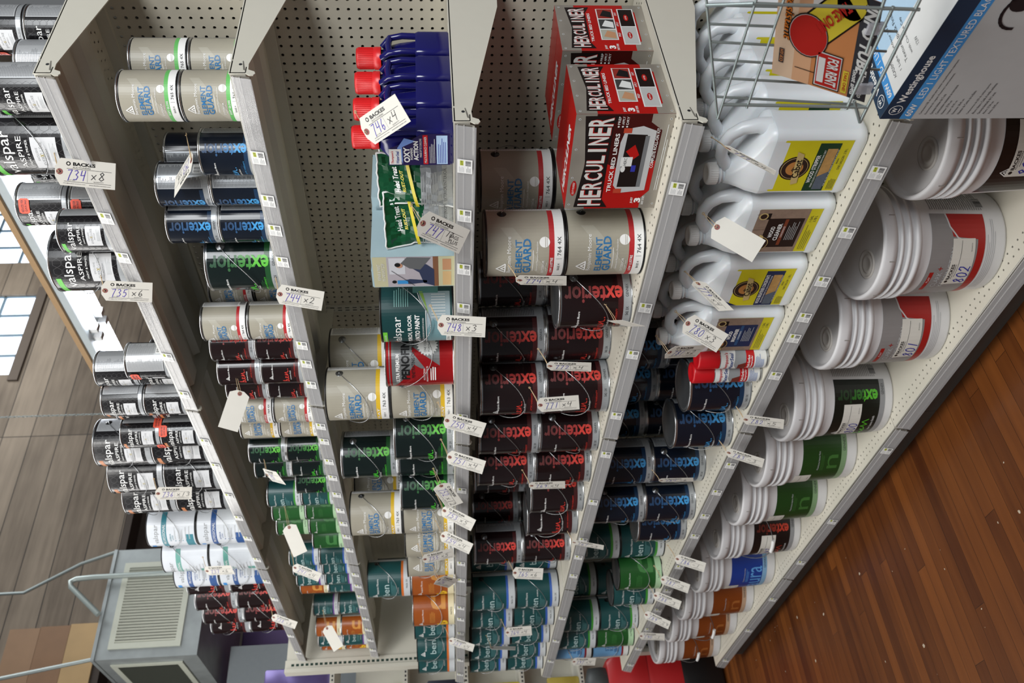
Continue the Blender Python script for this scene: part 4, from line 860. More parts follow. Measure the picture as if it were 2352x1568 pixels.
bottle(-80.6, 61.6, OFFW, WHITE, 'white bottle with dark red label behind the spray cans', word='BON', lab=OFFW, h=9.4)
bottle(-80.9, 64.9, BLK, WHITE, 'black bottle with white cap behind the red-labelled bottle', h=9.6)
bottle(-79.6, 68.2, M('#2b1a16', .2), WHITE, 'dark brown bottle with white cap in the back row', h=9.8)

# ------------------------------------------------------------------ deck cleaner bottles (third shelf)
NAVY = M('#17165a', .16, var=.05); CAPR = M('#cf1f22', .35)
def deck_bottle(x, y, front, label):
    t = thing('cleaner_bottle', label, 'bottle', (x, y, ZS[2]+.005), 0, 'navy cleaner bottles with red caps')
    b = MB(); W, D = 3.7, 3.35
    b.loft(b.rrings(W, D, .45, [(0, .94), (.15, 1), (2.75, 1), (3.0, .96)]), NAVY)
    b.loft(b.rrings(W, D, .5, [(2.9, (.78, .86, -.35)), (4.4, (.72, .8, -.4)), (5.3, (.6, .72, -.35)), (5.9, (.42, .55, -.2)), (6.2, (.34, .4, 0))]), NAVY); link('bottle_body', b.mesh('bottle_body'), t)
    h = MB(); h.tube([(1.45, -1.2, 2.9), (1.5, -1.2, 4.2), (1.3, -1.15, 5.3), (.6, -.8, 6.0)], .3, NAVY, 8); h.tube([(1.45, 1.2, 2.9), (1.5, 1.2, 4.2), (1.3, 1.15, 5.3), (.6, .8, 6.0)], .3, NAVY, 8); h.tube([(1.3, -1.15, 5.3), (1.35, 0, 5.42), (1.3, 1.15, 5.3)], .3, NAVY, 8); link('grip', h.mesh('grip'), t)
    c = MB(); c.lathe([(1.0, 6.1), (1.0, 6.7), (.92, 6.75), (.92, 8.2), (.85, 8.3), (.01, 8.3)], CAPR, 36)
    for i in range(36):
        a = 2*pi*i/36; c.box(.93*math.cos(a)-.02, .93*math.sin(a)-.02, 6.8, .93*math.cos(a)+.02, .93*math.sin(a)+.02, 8.1, CAPR)
    link('cap', c.mesh('cap'), t)
    if front:
        s = Sheet(); s.poly([(-1.6, .3), (1.6, .3), (1.6, 2.6), (.9, 3.6), (.2, 5.2), (-1.6, 5.4)], M('#241a4a', .3), 0)
        s.rect(-1.5, 4.3, .1, 5.3, OFFW, 2); s.text("Thompson's", -.75, 5.02, 1.3, .26, SR, bold=.02, shear=.2); s.text('WaterSeal', -.75, 4.62, 1.3, .26, M('#2b3f8c', .4), bold=.02, shear=.2)
        s.poly([(-1.5, 4.2), (.3, 4.2), (.9, 3.1), (1.2, 4.0), (.2, 4.6)], M('#6f8fd0', .4), 1)
        s.text('OXY', -.5, 3.85, 1.6, .52, OFFW, bold=.04); s.text('FOAMING', -.4, 3.45, 1.2, .2, OFFW, bold=.02); s.text('ACTION', -.1, 3.08, 2.0, .4, OFFW, bold=.04)
        s.text('MAKES UP TO 5 GALLONS', .2, 2.7, 1.9, .18, OFFW, l=3); s.rect(-1.5, 2.1, 1.5, 2.5, SR, 2); s.text('MULTI-SURFACE CLEANER', 0, 2.3, 2.7, .2, OFFW, l=4, bold=.01); s.lines(-1.4, 1.5, 1.2, 2.0, 4, OFFW, 3, .3); s.rect(-1.5, .5, 1.45, 1.4, M('#a9c3e2', .4), 2); s.lines(-1.4, .6, 1.2, 1.3, 5, BLUI, 3, .3)
        P = MB(); s.onto(P, lambda a, hh, l: (a, -1.68-.008-l*.008, hh)); link('bottle_label', P.mesh('bottle_label'), t)
for i in range(4):
    deck_bottle(-45.9+.1*i, 57.5+3.55*i, i == 0, 'navy cleaner bottle with red cap, %s' % ('front one wearing the hanging tag', 'second from the aisle', 'third from the aisle', 'rearmost against the pegboard')[i])

# ------------------------------------------------------------------ crinkled bags
GRN = M('#0f4a2c', .18, var=.15, scale=8); SIL = M('#a9adb0', .2, .35, var=.15, scale=12)
def bag(x, y, rz, tilt, seed, label, w=7.5, h=8.6, d=2.6):
    r = random.Random(seed); t = thing('stripper_bag', label, 'bag', (x, y, ZS[2]+.02), rz, 'green and silver foil bags')
    nx, nz = 13, 14
    def surf(sgn):
        rows = []
        for j in range(nz+1):
            v = j/nz; row = []
            for i in range(nx+1):
                u = i/nx*2-1; prof = (1-abs(u)**3)*(math.sin(pi*min(v*1.15+.12, 1)))
                z = h*v; yy = sgn*(d/2*prof)+tilt*v*v + (r.uniform(-.16, .16) if 0 < i < nx and 0 < j < nz else 0)
                xx = u*w/2*(1-.12*math.sin(pi*v))+ r.uniform(-.1, .1); row.append((xx, yy, max(0, z+r.uniform(-.08, .08)*(j > 0))))
            rows.append(row)
        return rows
    A = surf(-1); B = surf(1)
    for j in range(nz+1): B[j][0] = A[j][0]; B[j][nx] = A[j][nx]
    B[nz] = A[nz]
    b = MB()
    for S_, flip in ((A, 0), (B, 1)):
        for j in range(nz):
            for i in range(nx):
                q = [S_[j][i], S_[j][i+1], S_[j+1][i+1], S_[j+1][i]]
                b.face(q if not flip else q[::-1], SIL if (j < 6 and not flip) else GRN, True)
    link('foil_body', b.mesh('foil_body'), t)
    e = MB()
    edge = [A[j][0] for j in range(nz+1)]+A[nz][1:]+[A[j][nx] for j in range(nz, -1, -1)]
    e.tube(edge, .09, OFFW, 5); link('seam', e.mesh('seam'), t)
    s = Sheet(); s.poly([(-2.4, 3.0), (2.4, 3.9), (2.4, 4.2), (-2.4, 3.3)], M('#c9b820', .4), 2); s.text('Head Treat', .2, 5.0, 2.4, .5, WTXT, bold=.02, rot=8); s.text('RUST-OUT', .2, 4.4, 2.0, .3, M('#d8c43a', .4), bold=.02, rot=8); s.lines(-2.2, 1.2, 2.2, 2.9, 8, GREYT, 2, .3); s.text('EXTERIOR/INTERIOR', 0, .7, 3.2, .28, TXT)
    P = MB()
    def fn(a, hh, l):
        u = a/(w/2); v = hh/h; prof = (1-abs(u)**3)*(math.sin(pi*min(v*1.15+.12, 1))); return (a, -d/2*prof+tilt*v*v-.2-l*.01, hh)
    s.onto(P, fn, .4); link('print', P.mesh('print'), t)
bag(-51.3, 58.2, .25, .3, 3, 'green foil bag with silver base squeezed beside the navy bottles', w=5.2, h=6.6, d=2.4)
bag(-54.0, 62.4, .1, .5, 5, 'silver-fronted foil bag standing behind the green bags', w=6.0, h=6.6)
bag(-55.4, 57.9, .35, -.9, 9, 'crumpled green foil bag bound by the tag string', w=5.6, h=6.2, d=2.3)

# ------------------------------------------------------------------ pale blue boxes
PB = M('#9db4bb', .55); PBK = M('#b9b694', .55)
def blue_box(x, y, front, label):
    t = thing('repair_kit_box', label, 'box', (x, y, ZS[2]+.005), 0, 'pale blue cardboard kit boxes')
    b = MB(); b.box(-2.1, -3.1, 0, 2.1, 3.1, 7.7, PB); b.box(-2.05, -3.05, 7.7, .2, 3.05, 7.78, PB); link('carton', b.mesh('carton'), t)
    if front:
        s = Sheet(); s.rect(-2.05, 6.3, 2.05, 7.6, PBK, 0); s.text('REPAIR & PAINT', 0, 7.05, 2.2, .32, OFFW); s.text('IN ONE EASY STEP', 0, 6.65, 2.4, .3, OFFW)
        s.rect(-2.05, 1.5, 2.05, 6.3, M('#a9a3aa', .5), 0); s.rect(-2.05, 1.5, 2.05, 2.0, M('#7a5238', .5), 1); s.rect(-.3, 4.6, 1.9, 6.1, M('#c4c6cc', .5), 1)
        # picture: kneeling figure and painter
        s.poly([(-2.0, 1.9), (.3, 1.9), (1.0, 2.6), (1.3, 3.9), (.7, 4.2), (-.1, 3.3), (-1.6, 2.9)], M('#2a3350', .5), 2); s.poly([(.3, 3.2), (1.9, 2.2), (2.0, 4.4), (1.2, 5.0), (.5, 4.2)], M('#5c5e60', .5), 3); s.disc(.9, 5.15, .33, M('#b3846a', .5), 4, 10); s.disc(1.0, 5.3, .28, BLK, 5, 10)
        s.poly([(-1.5, 2.6), (-1.2, 2.6), (-1.0, 4.2), (-1.2, 4.9), (-1.6, 4.9), (-1.7, 4.2)], M('#23304f', .5), 2); s.rect(-1.65, 4.4, -1.15, 5.4, M('#2f86c4', .5), 3); s.disc(-1.35, 5.7, .22, BLK, 4, 8); s.stroke([(-1.9, 3.8), (.2, 5.9)], .05, TXT, 5)
        s.rect(-2.05, 0, 2.05, 1.5, PBK, 0); s.rect(-1.9, .3, 0, 1.1, M('#c9a878', .5), 1); s.rect(.2, .3, 1.7, 1.1, M('#b98a66', .5), 1)
        P = MB(); s.onto(P, lambda a, hh, l: (a, -3.1-.008-l*.008, hh)); link('printed_face', P.mesh('printed_face'), t)
blue_box(-60.0, 58.4, True, 'pale blue kit box with a decorating photo on its aisle face')
blue_box(-58.6, 64.9, False, 'plain pale blue kit box standing behind the photo box')

# ------------------------------------------------------------------ truck bed liner boxes
HR = M('#a8130f', .3, var=.25, scale=14); HD = M('#3d0a08', .3, var=.4, scale=14); HG = M('#9a948a', .3, .35, var=.35, scale=12); HK = M('#160d0c', .35)
def herc_face(w, h, big):
    s = Sheet(); s.rect(-w/2, 0, w/2, h, HR, 0)
    if big: s.poly([(w*.05, .5), (w/2, .5), (w/2, h-1.2), (w*.1, h-1.2), (-w*.1, 3.2)], HD, 1)
    g = .16*h
    s.poly([(-w/2, h), (-w/2, h-1.75), (-w*.4, h-1.75), (-w*.34, h-1.25), (w*.34, h-1.25), (w*.4, h-1.75), (w/2, h-1.75), (w/2, h)], HG, 2)
    s.poly([(-w/2, 0), (w/2, 0), (w/2, 1.9), (w*.42, 1.9), (w*.34, .85), (-w*.3, .85), (-w*.38, 1.5), (-w/2, 1.5)], HG, 2)
    for a in (-.45, -.15, .15, .45):
        for hh in (.3, h-.35): s.disc(a*w, hh, .1, OFFW, 3, 8); s.disc(a*w, hh, .06, TXT, 4, 6)
    n = len('HERCULINER'); W = w*(.94 if big else .86); y = h-(2.15 if big else 1.9); ht = 1.95 if big else 1.45
    s.poly([(-W/2-.15, y-ht*.85), (-W/2-.1, y+ht*.7), (0, y+ht*.45), (W/2+.1, y+ht*.7), (W/2+.15, y-ht*.85), (W/2-.8, y-ht*.55), (-W/2+.8, y-ht*.55)], HK, 4)
    for i, ch in enumerate('HERCULINER'):
        u = (i+.5)/n*2-1; hh = ht*(.78+.34*u*u); wd = W/n*(.86 if ch != 'I' else .3)
        s.text(ch, u*W/2+.05, y-.05, wd, hh, HR, l=5, bold=.03); s.text(ch, u*W/2, y, wd, hh, M('#cfcdc9', .35), l=6, bold=.02)
    s.text('TRUCK BED LINERS', 0, y-ht*(.8 if big else .74), w*.62, .36 if big else .26, WTXT, l=5, bold=.02)
    if big:
        s.disc(-w*.02-2.5, h-.55, .85, HR, 5, 18, ry=.28); s.text('DO IT YOURSELF', -w*.02-2.5, h-.55, 1.3, .18, WTXT, l=6)
        s.poly([(-3.0, 1.3), (3.4, 1.3), (3.9, 2.5), (3.6, 3.9), (2.2, 4.2), (-2.4, 4.2), (-3.3, 3.6)], M('#b9babb', .3), 3); s.poly([(-2.6, 2.0), (3.0, 2.0), (3.1, 3.7), (-2.6, 3.85)], HK, 4); s.poly([(-2.6, 1.8), (2.9, 1.8), (2.9, 2.15), (-2.6, 2.15)], M('#6f7174', .4), 5)
        s.rect(-3.3, 3.4, -2.8, 4.1, M('#b3402a', .4), 5); s.rect(3.2, 3.4, 3.7, 4.1, M('#b3402a', .4), 5); s.rect(-.3, 2.9, .7, 3.9, OFFW, 6); s.text('HERC', .2, 3.5, .8, .25, TXT, l=7); s.disc(-.6, 3.6, .35, OFFW, 6, 12, ry=.2); s.rect(-.9, 2.5, -.2, 2.9, BLUI, 6); s.poly([(.9, 2.4), (2.0, 2.9), (1.3, 3.6), (.4, 2.9)], HR, 5)
        s.text('COMPLETE ROLL-ON KIT', 1.6, 1.15, 4.2, .26, WTXT, l=6, bold=.01); s.text('JUST', -4.15, 2.25, .7, .25, WTXT, l=6, bold=.03); s.text('3', -4.15, 1.75, .55, .6, WTXT, l=6, bold=.05); s.text('EASY STEPS', -4.15, 1.25, 1.0, .2, WTXT, l=6, bold=.02)
        for i, wd in enumerate(('PREP', 'APPLY', 'DRY')): s.disc(3.85, 4.6-i*.35, .09, OFFW, 5, 8); s.text(wd, 4.45, 4.6-i*.35, .8, .2, WTXT, l=5)
        s.lines(-3.0, .15, 4.4, .5, 2, OFFW, 5, .3)
    else:
        s.rect(-1.9, 2.9, 2.9, 4.5, OFFW, 3)
        for i in range(3): s.rect(-1.8+i*1.6, 3.0, -.35+i*1.6, 4.4, (M('#a7a79a', .5), M('#3a3a3a', .5), M('#8c2a22', .5))[i], 4); s.poly([(-1.7+i*1.6, 3.1), (-.8+i*1.6, 3.1), (-.5+i*1.6, 3.8), (-1.4+i*1.6, 4.2)], (M('#b98a66', .5), OFFW, BLK)[i], 5)
        s.text('PREP', -1.1, 2.72, .6, .2, WTXT, l=4); s.text('APPLY', .5, 2.72, .7, .2, WTXT, l=4); s.text('DRY', 2.1, 2.72, .5, .2, WTXT, l=4)
        s.rect(-2.6, 1.0, 2.9, 2.5, OFFW, 3); s.rect(-2.5, 1.1, .1, 2.4, M('#b5b6b4', .4), 4); s.rect(.2, 1.1, 2.8, 2.4, HK, 4); s.disc(-1.2, 1.8, .5, HR, 5, 14, ry=.22); s.disc(1.5, 1.8, .5, HR, 5, 14, ry=.22); s.text('BEFORE', -1.2, 1.8, .7, .14, WTXT, l=6); s.text('AFTER', 1.5, 1.8, .6, .14, WTXT, l=6)
        s.text('JUST', -3.0, 4.2, .6, .25, WTXT, l=6, bold=.03); s.text('3', -3.0, 3.65, .5, .6, WTXT, l=6, bold=.05); s.text('EASY STEPS', -2.95, 3.15, .9, .2, WTXT, l=6, bold=.02)
    return s
HF, HSD = herc_face(10.2, 8.25, True), herc_face(7.0, 8.25, False)
def herc(x, y, rz, label, name='liner_kit_box'):
    t = thing(name, label, 'box', (x, y, ZS[3]+.005), rz, 'red and grey truck liner kit boxes')
    b = MB(); b.box(-5.1, -3.5, 0, 5.1, 3.5, 8.2, HG); b.box(-5.1, -3.5, 8.2, 5.1, -.05, 8.26, HR); b.box(-5.1, .05, 8.2, 5.1, 3.5, 8.26, HR); link('carton', b.mesh('carton'), t)
    P = MB(); HF.onto(P, lambda a, h, l: (a, -3.5-.006-l*.006, h)); link('front_print', P.mesh('front_print'), t)
    P = MB(); HSD.onto(P, lambda a, h, l: (5.1+.006+l*.006, a, h)); link('side_print', P.mesh('side_print'), t)
    s = Sheet(); s.text('HERCULINER', -.8, -1.7, 7, 1.2, OFFW, l=2, bold=.03); P = MB(); s.onto(P, lambda a, h, l: (a, h, 8.27+l*.006)); link('lid_print', P.mesh('lid_print'), t)
herc(-48.1, 59.9, .02, 'red and grey truck bed liner box at the front of the shelf')
herc(-48.6, 70.0, -.03, 'red and grey truck bed liner box set behind its twin')

# ------------------------------------------------------------------ lantern carton, plain carton, wire rack, card sign
t = thing('lantern_carton', 'white and navy outdoor lantern carton below the wire rack', 'box', (-38.4, 49.8, -52.0), -math.atan2(2.2, 10.7))
NV = M('#12304a', .4); SKY = M('#3f8fd0', .4); WB = M('#b2b3b3', .5)
b = MB(); b.box(0, 0, 0, 14.5, 9.5, 19.0, WB); link('carton', b.mesh('carton'), t)
def west(s, w, h, front):
    s.rect(0, h-1.5, w, h, NV, 0); s.rect(0, h-2.4, w, h-1.5, SKY, 0)
    s.disc(.95, h-.78, .5, WTXT, 1, 20); s.disc(.95, h-.78, .44, NV, 2, 20); s.text('W', .95, h-.68, .5, .34, WTXT, l=3, bold=.03); s.rect(.75, h-1.07, 1.15, h-1.0, WTXT, 3)
    s.text('Westinghouse', 4.0, h-.85, 4.6, .75, WTXT, l=2, bold=.02); s.text('60W', .95, h-1.95, 1.3, .5, WTXT, l=2, bold=.02); s.text('LED 1 LIGHT TEXTURED BLACK' if front else 'LED 1 LIGHT', 7.0 if front else 4.0, h-1.95, 9.6 if front else 4.0, .5, WTXT, l=2)
s = Sheet(); west(s, 14.5, 19, True)
for i, tx in enumerate(('Composants DEL de qualite pour assurer une performance superieure', 'Economisez de l argent. Preservez l environnement.', 'Garantie limitee de 5 ans', 'Construction resistante au corrosion', 'Hauteur: 27,94 cm', 'Largeur: 20,95 cm', 'Extension: 38,43 cm', 'Hauteur du Centre de la Boite', 'Componentes de LED de calidad superior', 'Ahorre dinero. Cuide el medio ambiente', 'Garantia limitada de 5 anos', 'Altura: 27,94 cm', 'Ancho: 20,95 cm')):
    s.text(tx, .5+len(tx)*.042, 16.15-i*.42-(.3 if i > 7 else 0), len(tx)*.084, .2, TXT, l=1)
lb = M('#10141c', .3)
s.poly([(9.2, 10.3), (11.8, 10.5), (12.4, 12.4), (9.6, 12.3)], lb, 2); s.poly([(9.6, 12.4), (10.0, 13.6), (11.6, 13.6), (12.2, 12.4)], lb, 2); s.disc(11.0, 14.6, .9, lb, 2, 18)
s.stroke([(10.2+1.5*math.cos(q*.25), 14.2+1.3*math.sin(q*.25)) for q in range(2, 14)], .22, lb, 3); s.stroke([(9.3, 10.4), (11.9, 10.6)], .12, GREYL, 4)
P = MB(); s.onto(P, lambda a, h, l: (a, -.008-l*.008, h)); link('front_print', P.mesh('front_print'), t)
s = Sheet(); west(s, 9.5, 14.5, False); s.rect(0, 0, 9.5, 12.1, M('#a9c6dc', .5), 0); s.rect(0, 0, 3.6, 12.1, OFFW, 1)
for i, tx in enumerate(('ACADEMY', '1 Light Outdoor Wall', 'Textured Black Finish', 'with Chrome Cap', '12W')): s.text(tx, 1.0+len(tx)*.11, 11.3-i*.8, len(tx)*.22, .32, TXT, l=2)
for i, tx in enumerate(('Height: 11"', 'Width: 8.25"', 'Extends: 15.13"', 'Height to Center of', 'Outlet Box: 4.13"')): s.text(tx, 4.2+len(tx)*.1, 6.4-i*.7, len(tx)*.2, .28, TXT, l=2)
P = MB(); s.onto(P, lambda a, h, l: (14.5-h, a, 19.008+l*.008)); link('top_print', P.mesh('top_print'), t)
t = thing('plain_carton', 'plain brown carton carrying the lantern carton', 'box', (-38.4, 49.8, FLOOR+.01), -math.atan2(2.2, 10.7))
b = MB(); b.box(.2, .2, 0, 14.3, 9.3, 11.97, M('#9a7a55', .8)); link('carton', b.mesh('carton'), t)

# ------------------------------------------------------------------ wire rack and the card sign in it
GW = M('#8f9a99', .35, .5)
t = thing('wire_rack', 'grey wire display rack in front of the near white jugs', 'rack', (-34.5, 44.6, FLOOR))
mb = MB()
for p, q in RACK[:9]: mb.tube([(a-b_) for a, b_ in zip(p, (-34.5, 44.6, FLOOR))] and [tuple(a-b_ for a, b_ in zip(v, (-34.5, 44.6, FLOOR))) for v in (p, q)], .085, GW, 8)
link('back_grid', mb.mesh('back_grid'), t)
mb = MB()
for p, q in RACK[9:]: mb.tube([tuple(a-b_ for a, b_ in zip(v, (-34.5, 44.6, FLOOR))) for v in (p, q)], .11, GW, 8)
link('front_grid', mb.mesh('front_grid'), t)
mb = MB(); mb.tube([(9.2, 0, 44), (9.2, 0, 0)], .2, GW, 10); mb.tube([(9.2, -6, .2), (9.2, 6, .2)], .25, GW, 8); mb.tube([(9.2, 1.2, 48), (9.2, 0, 44)], .15, GW, 8); link('leg', mb.mesh('leg'), t)
o0, uu, vv = [Vector(v) for v in SIGN]
W_, H_ = uu.length, vv.length; u1, v1 = uu.normalized(), vv.normalized(); n1 = u1.cross(v1)
t = thing('card_sign', 'orange, yellow and black info tube card clipped upside down in the wire rack', 'sign', tuple(o0))
mb = MB(); mb.ext([(0, 0), (W_, 0), (W_, H_), (0, H_)], (0, 0, 0), u1, v1, -n1, .06, M('#c98a5c', .4)); link('card', mb.mesh('card'), t)
s = Sheet(); ORG = M('#c98552', .4); LOR = M('#dfc3a6', .4); CHAR = M('#33343a', .4); YL = M('#d3c23a', .4); RD = M('#b3241f', .4)
s.rect(0, 0, W_, H_, ORG, 0); s.rect(0, 0, W_, H_*.2, LOR, 1); s.rect(0, H_*.2, W_, H_*.38, M('#d6a781', .4), 1); s.rect(0, H_*.8, W_, H_, CHAR, 1)
s.text('INFO TUBE', W_*.4, H_*.9, W_*.68, H_*.13, OFFW, bold=.04, shear=.2); s.text('Attaches to', W_*.83, H_*.93, W_*.28, H_*.06, OFFW, bold=.03, shear=.2); s.text('most signs', W_*.83, H_*.84, W_*.26, H_*.055, OFFW, bold=.03, shear=.2)
s.text('weather-resistant', W_*.2, H_*.12, W_*.85, H_*.09, BLK, l=3, bold=.06, shear=.2); s.text('weather-resistant', W_*.2, H_*.12, W_*.85, H_*.09, M('#d0762a', .4), l=4, bold=.01, shear=.2)
def tubep(x0, y0, x1, y1, r, m, l):
    dx, dy = x1-x0, y1-y0; d = math.hypot(dx, dy); nx, ny = -dy/d*r, dx/d*r; s.poly([(x0+nx, y0+ny), (x1+nx, y1+ny), (x1-nx, y1-ny), (x0-nx, y0-ny)], m, l)
ax, ay, bx, by = W_*.1, H_*.7, W_*.52, H_*.32; rr_ = H_*.15
for m_, gr, l_ in ((BLK, .12, 2), (YL, 0, 3)): tubep(ax, ay, bx, by, rr_+gr, m_, l_); s.disc(ax, ay, rr_+gr, m_, l_, 20)
s.disc(bx, by, rr_*1.25+.12, BLK, 4, 24); s.disc(bx, by, rr_*1.25+.03, OFFW, 5, 24); s.disc(bx, by, rr_*1.25, RD, 6, 24)
s.text('TAKE ONE!', W_*.28, H_*.54, W_*.42, H_*.11, RD, l=7, rot=-42, bold=.03)
s.rect(W_*.62, H_*.42, W_*.98, H_*.7, BLK, 4); s.rect(W_*.63, H_*.43, W_*.97, H_*.69, OFFW, 5); s.rect(W_*.64, H_*.44, W_*.96, H_*.68, RD, 6); s.rect(W_*.68, H_*.45, W_*.93, H_*.52, OFFW, 7); s.text('FOR RENT', W_*.8, H_*.6, W_*.28, H_*.12, OFFW, l=8, bold=.03)
s.rect(W_*.74, H_*.72, W_*.97, H_*.78, YL, 4); s.text('TAKE ONE!', W_*.85, H_*.75, W_*.2, H_*.035, RD, l=5, bold=.02); s.rect(W_*.72, H_*.05, W_*.86, H_*.1, CHAR, 4); s.text('HY-KO', W_*.79, H_*.075, W_*.12, H_*.035, ORG, l=5, bold=.03)
s.stroke([(W_*.86, H_*.22), (W_*.86, H_*.5)], .05, BLK, 3); s.rect(W_*.12, H_*.33, W_*.22, H_*.42, OFFW, 2)
s.rect(-.1, H_*.3, W_*.13, H_*.47, WHITE, 8); s.lines(0, H_*.32, W_*.1, H_*.4, 5, TXT, 9, .3); s.rect(0, H_*.41, W_*.1, H_*.45, YEL, 9)
P = MB(); s.onto(P, onplane((0, 0, 0), u1, v1, n1)); link('card_print', P.mesh('card_print'), t)
CL = M('#b9b9c0', .15, **{'Alpha': .7})
for q in (.25, .86):
    mb = MB(); c = u1*W_*q+v1*H_*.93; mb.box(c.x-.35, c.y-.25, c.z-.7, c.x+.35, c.y+.12, c.z+.35, CL); link('clip', mb.mesh('clip'), t)

# ------------------------------------------------------------------ hanging auction tags
def tag_mesh(pr):
    c = MB(); poly = [(-.3, -.42), (-.3, .42), (.12, 1.16), (4.42, 1.16), (4.42, -1.16), (.12, -1.16)]
    c.ext(poly[::-1], (0, 0, -.012), (1, 0, 0), (0, 1, 0), (0, 0, 1), .024, CARD)
    card = c.mesh('card')
    r = MB(); s = Sheet(); s.disc(.05, 0, .26, EYEL, 1, 16); s.disc(.05, 0, .1, BLK, 2, 10)
    s.onto(r, lambda a, h, l: (a, h, .015+l*.008)); s.onto(r, lambda a, h, l: (a, -h, -.015-l*.008)); ring = r.mesh('reinforcing_ring')
    P = MB(); s = Sheet()
    if pr:
        s.disc(.72, .74, .18, BLK, 1, 12); s.disc(.72, .74, .1, CARD, 2, 10); s.text('BACKES', 1.95, .74, 1.75, .3, BLK, l=1, bold=.04); s.text('AUCTIONEERS', 1.75, .45, 1.4, .13, TXT, l=1)
        s.rect(.6, .3, 4.1, .33, TXT, 1); s.rect(2.2, -.72, 2.22, .3, GREYT, 1); s.rect(.4, -.8, 4.1, -.77, TXT, 1)
        s.text('info@backes-auction.com', 1.2, -.95, 1.7, .1, TXT, l=1); s.text('www.backes-auction.com', 3.2, -.95, 1.7, .1, TXT, l=1); s.text('QUANTITY', 3.1, -.66, .8, .12, TXT, l=1); s.text('LOT NO.', 1.0, -.66, .55, .1, TXT, l=1)
    s.onto(P, lambda a, h, l: (a, h, .015+l*.006)); return card, ring, P.mesh('printed_form')
TM = {1: tag_mesh(1), 0: tag_mesh(0)}
TD = {0: 'top shelf', 1: 'second shelf', 2: 'third shelf', 3: 'fourth shelf', 4: 'fifth shelf'}
nb = {}
for hole, L, yaw, num, qty, pr, k, _ in TAGS:
    L = Vector(L); y = math.radians(yaw); N = Vector((math.sin(y), -math.cos(y), 0)); N = (N-L*N.dot(L)).normalized(); U = N.cross(L)
    if U.x < 0 and abs(L.z) > .3: pass
    if num: lab = 'white auction tag handwritten %s %s hanging at the %s' % (num, qty.replace('-', ''), TD[k]); lab = lab.replace('  ', ' ')
    else:
        nb[k] = nb.get(k, 0)+1; lab = 'blank side of a cream tag at the %s%s' % (TD[k], {1: (', nearest of three', ', middle of three', ', farthest of three')[min(nb[k]-1, 2)]}.get(k, ', over the jug' if k == 4 else ', over the red-lettered cans'))
    t = thing('hanging_tag', lab, 'tag', hole, 0, 'auction tags tied on with string')
    m = Matrix((L, U, N)).transposed().to_4x4(); m.translation = Vector(hole)*IN+Vector((0, 0, EYE*IN)); t.matrix_world = m
    card, ring, form = TM[1 if pr == 1 else 0]
    link('card', card, t); link('reinforcing_ring', ring, t)
    if pr == 1:
        link('printed_form', form, t); P = MB(); s = Sheet()
        s.hand(num, .55, -.62, 1.55, .85, .06, PURP if k < 3 else BLUI, 1)
        if num == '747': s.hand('17', 2.45, -.2, .7, .5, .05, INK, 1); s.text('BAGS', 3.3, .0, .9, .32, INK, l=1); s.text('PLUS', 3.4, -.42, .9, .32, INK, l=1)
        elif qty: s.hand(qty, 2.4, -.5, .62*len(qty), .72, .055, INK, 1)
        s.onto(P, lambda a, h, l: (a, h, .02+l*.007)); link('handwriting', P.mesh('handwriting'), t)
    S_ = MB(); r = random.Random(sum(map(ord, num)) if num else 5); ln = -1.3
    up = Vector((0, .75, .62)) if True else None
    tgt = m.to_3x3().inverted() @ Vector((r.uniform(-.2, .4), 1.6 if k == 4 and hole[1] > 55 else 3.4 if k == 1 else 2.4, .95))
    for q in (.06, -.07): S_.tube([(.05, 0, .03), (-.1, q*2, .07), (tgt.x*.4, tgt.y*.4+q*2, tgt.z*.4), (tgt.x*.8, tgt.y*.8+q, tgt.z*.8), tuple(tgt)], .03, STRING, 5)
    S_.tube([tuple(tgt+Vector((.12*math.cos(a), .12*math.sin(a), .05*math.sin(2*a)))) for a in (0, 1, 2, 3, 4, 5, 6.2)], .04, STRING, 5)
    link('string', S_.mesh('string'), t)

# ------------------------------------------------------------------ building: floor, far wall, windows, light, duct
mb = MB(); mb.box(-420, -160, FLOOR-1, 120, 480, FLOOR, planks('oak_floor', ('#4a240d', '#7d471d', '#1f0e05'), 0, 2.25, 1, 60, .36, .025, 30)); struct('floor', mb)
WP = planks('weathered_boards', ('#564a3d', '#8f8170', '#1f1812'), 2, 10.8, 1, 96, .75, .03, 22)
mb = MB(); X0, X1 = -303, -300
wy = [(223, 267.5), (287, 332), (352, 396)]; zb, zt = 178.5, 236
mb.box(X0, 60, 118.5, X1, 480, zb, WP); mb.box(X0, 60, zt, X1, 480, 330, WP); e0 = 60
for a, b_ in wy: mb.box(X0, e0, zb, X1, a, zt, WP); e0 = b_
mb.box(X0, e0, zb, X1, 480, zt, WP)
struct('wall_far', mb)
mb = MB(); mb.box(-312, -80, FLOOR, -309, 480, 118.4, M('#2e241d', .8, var=.3, scale=5)); mb.box(-309, -80, 116, -300.1, 480, 118.4, M('#3a3029', .8)); struct('trim_1', mb)
GLS = emis('bright_window_glass', '#e4eefc', 1.9); FRM = M('#5f7480', .5)
for i, (a, b_) in enumerate(wy):
    mb = MB(); mb.box(-302.4, a, zb, -302.0, b_, zt, GLS)
    for q in range(0, 5):
        yv = a+(b_-a)*q/4; mb.box(-302.0, yv-.5, zb, -301.2, yv+.5, zt, FRM)
    for q in range(0, 5):
        zv = zb+(zt-zb)*q/4; mb.box(-302.0, a, zv-.5, -301.2, b_, zv+.5, FRM)
    mb.box(-300, a-3.5, zb-4, -299, b_+3.5, zb, M('#5b5046', .8)); struct('window_%d' % (i+1), mb)
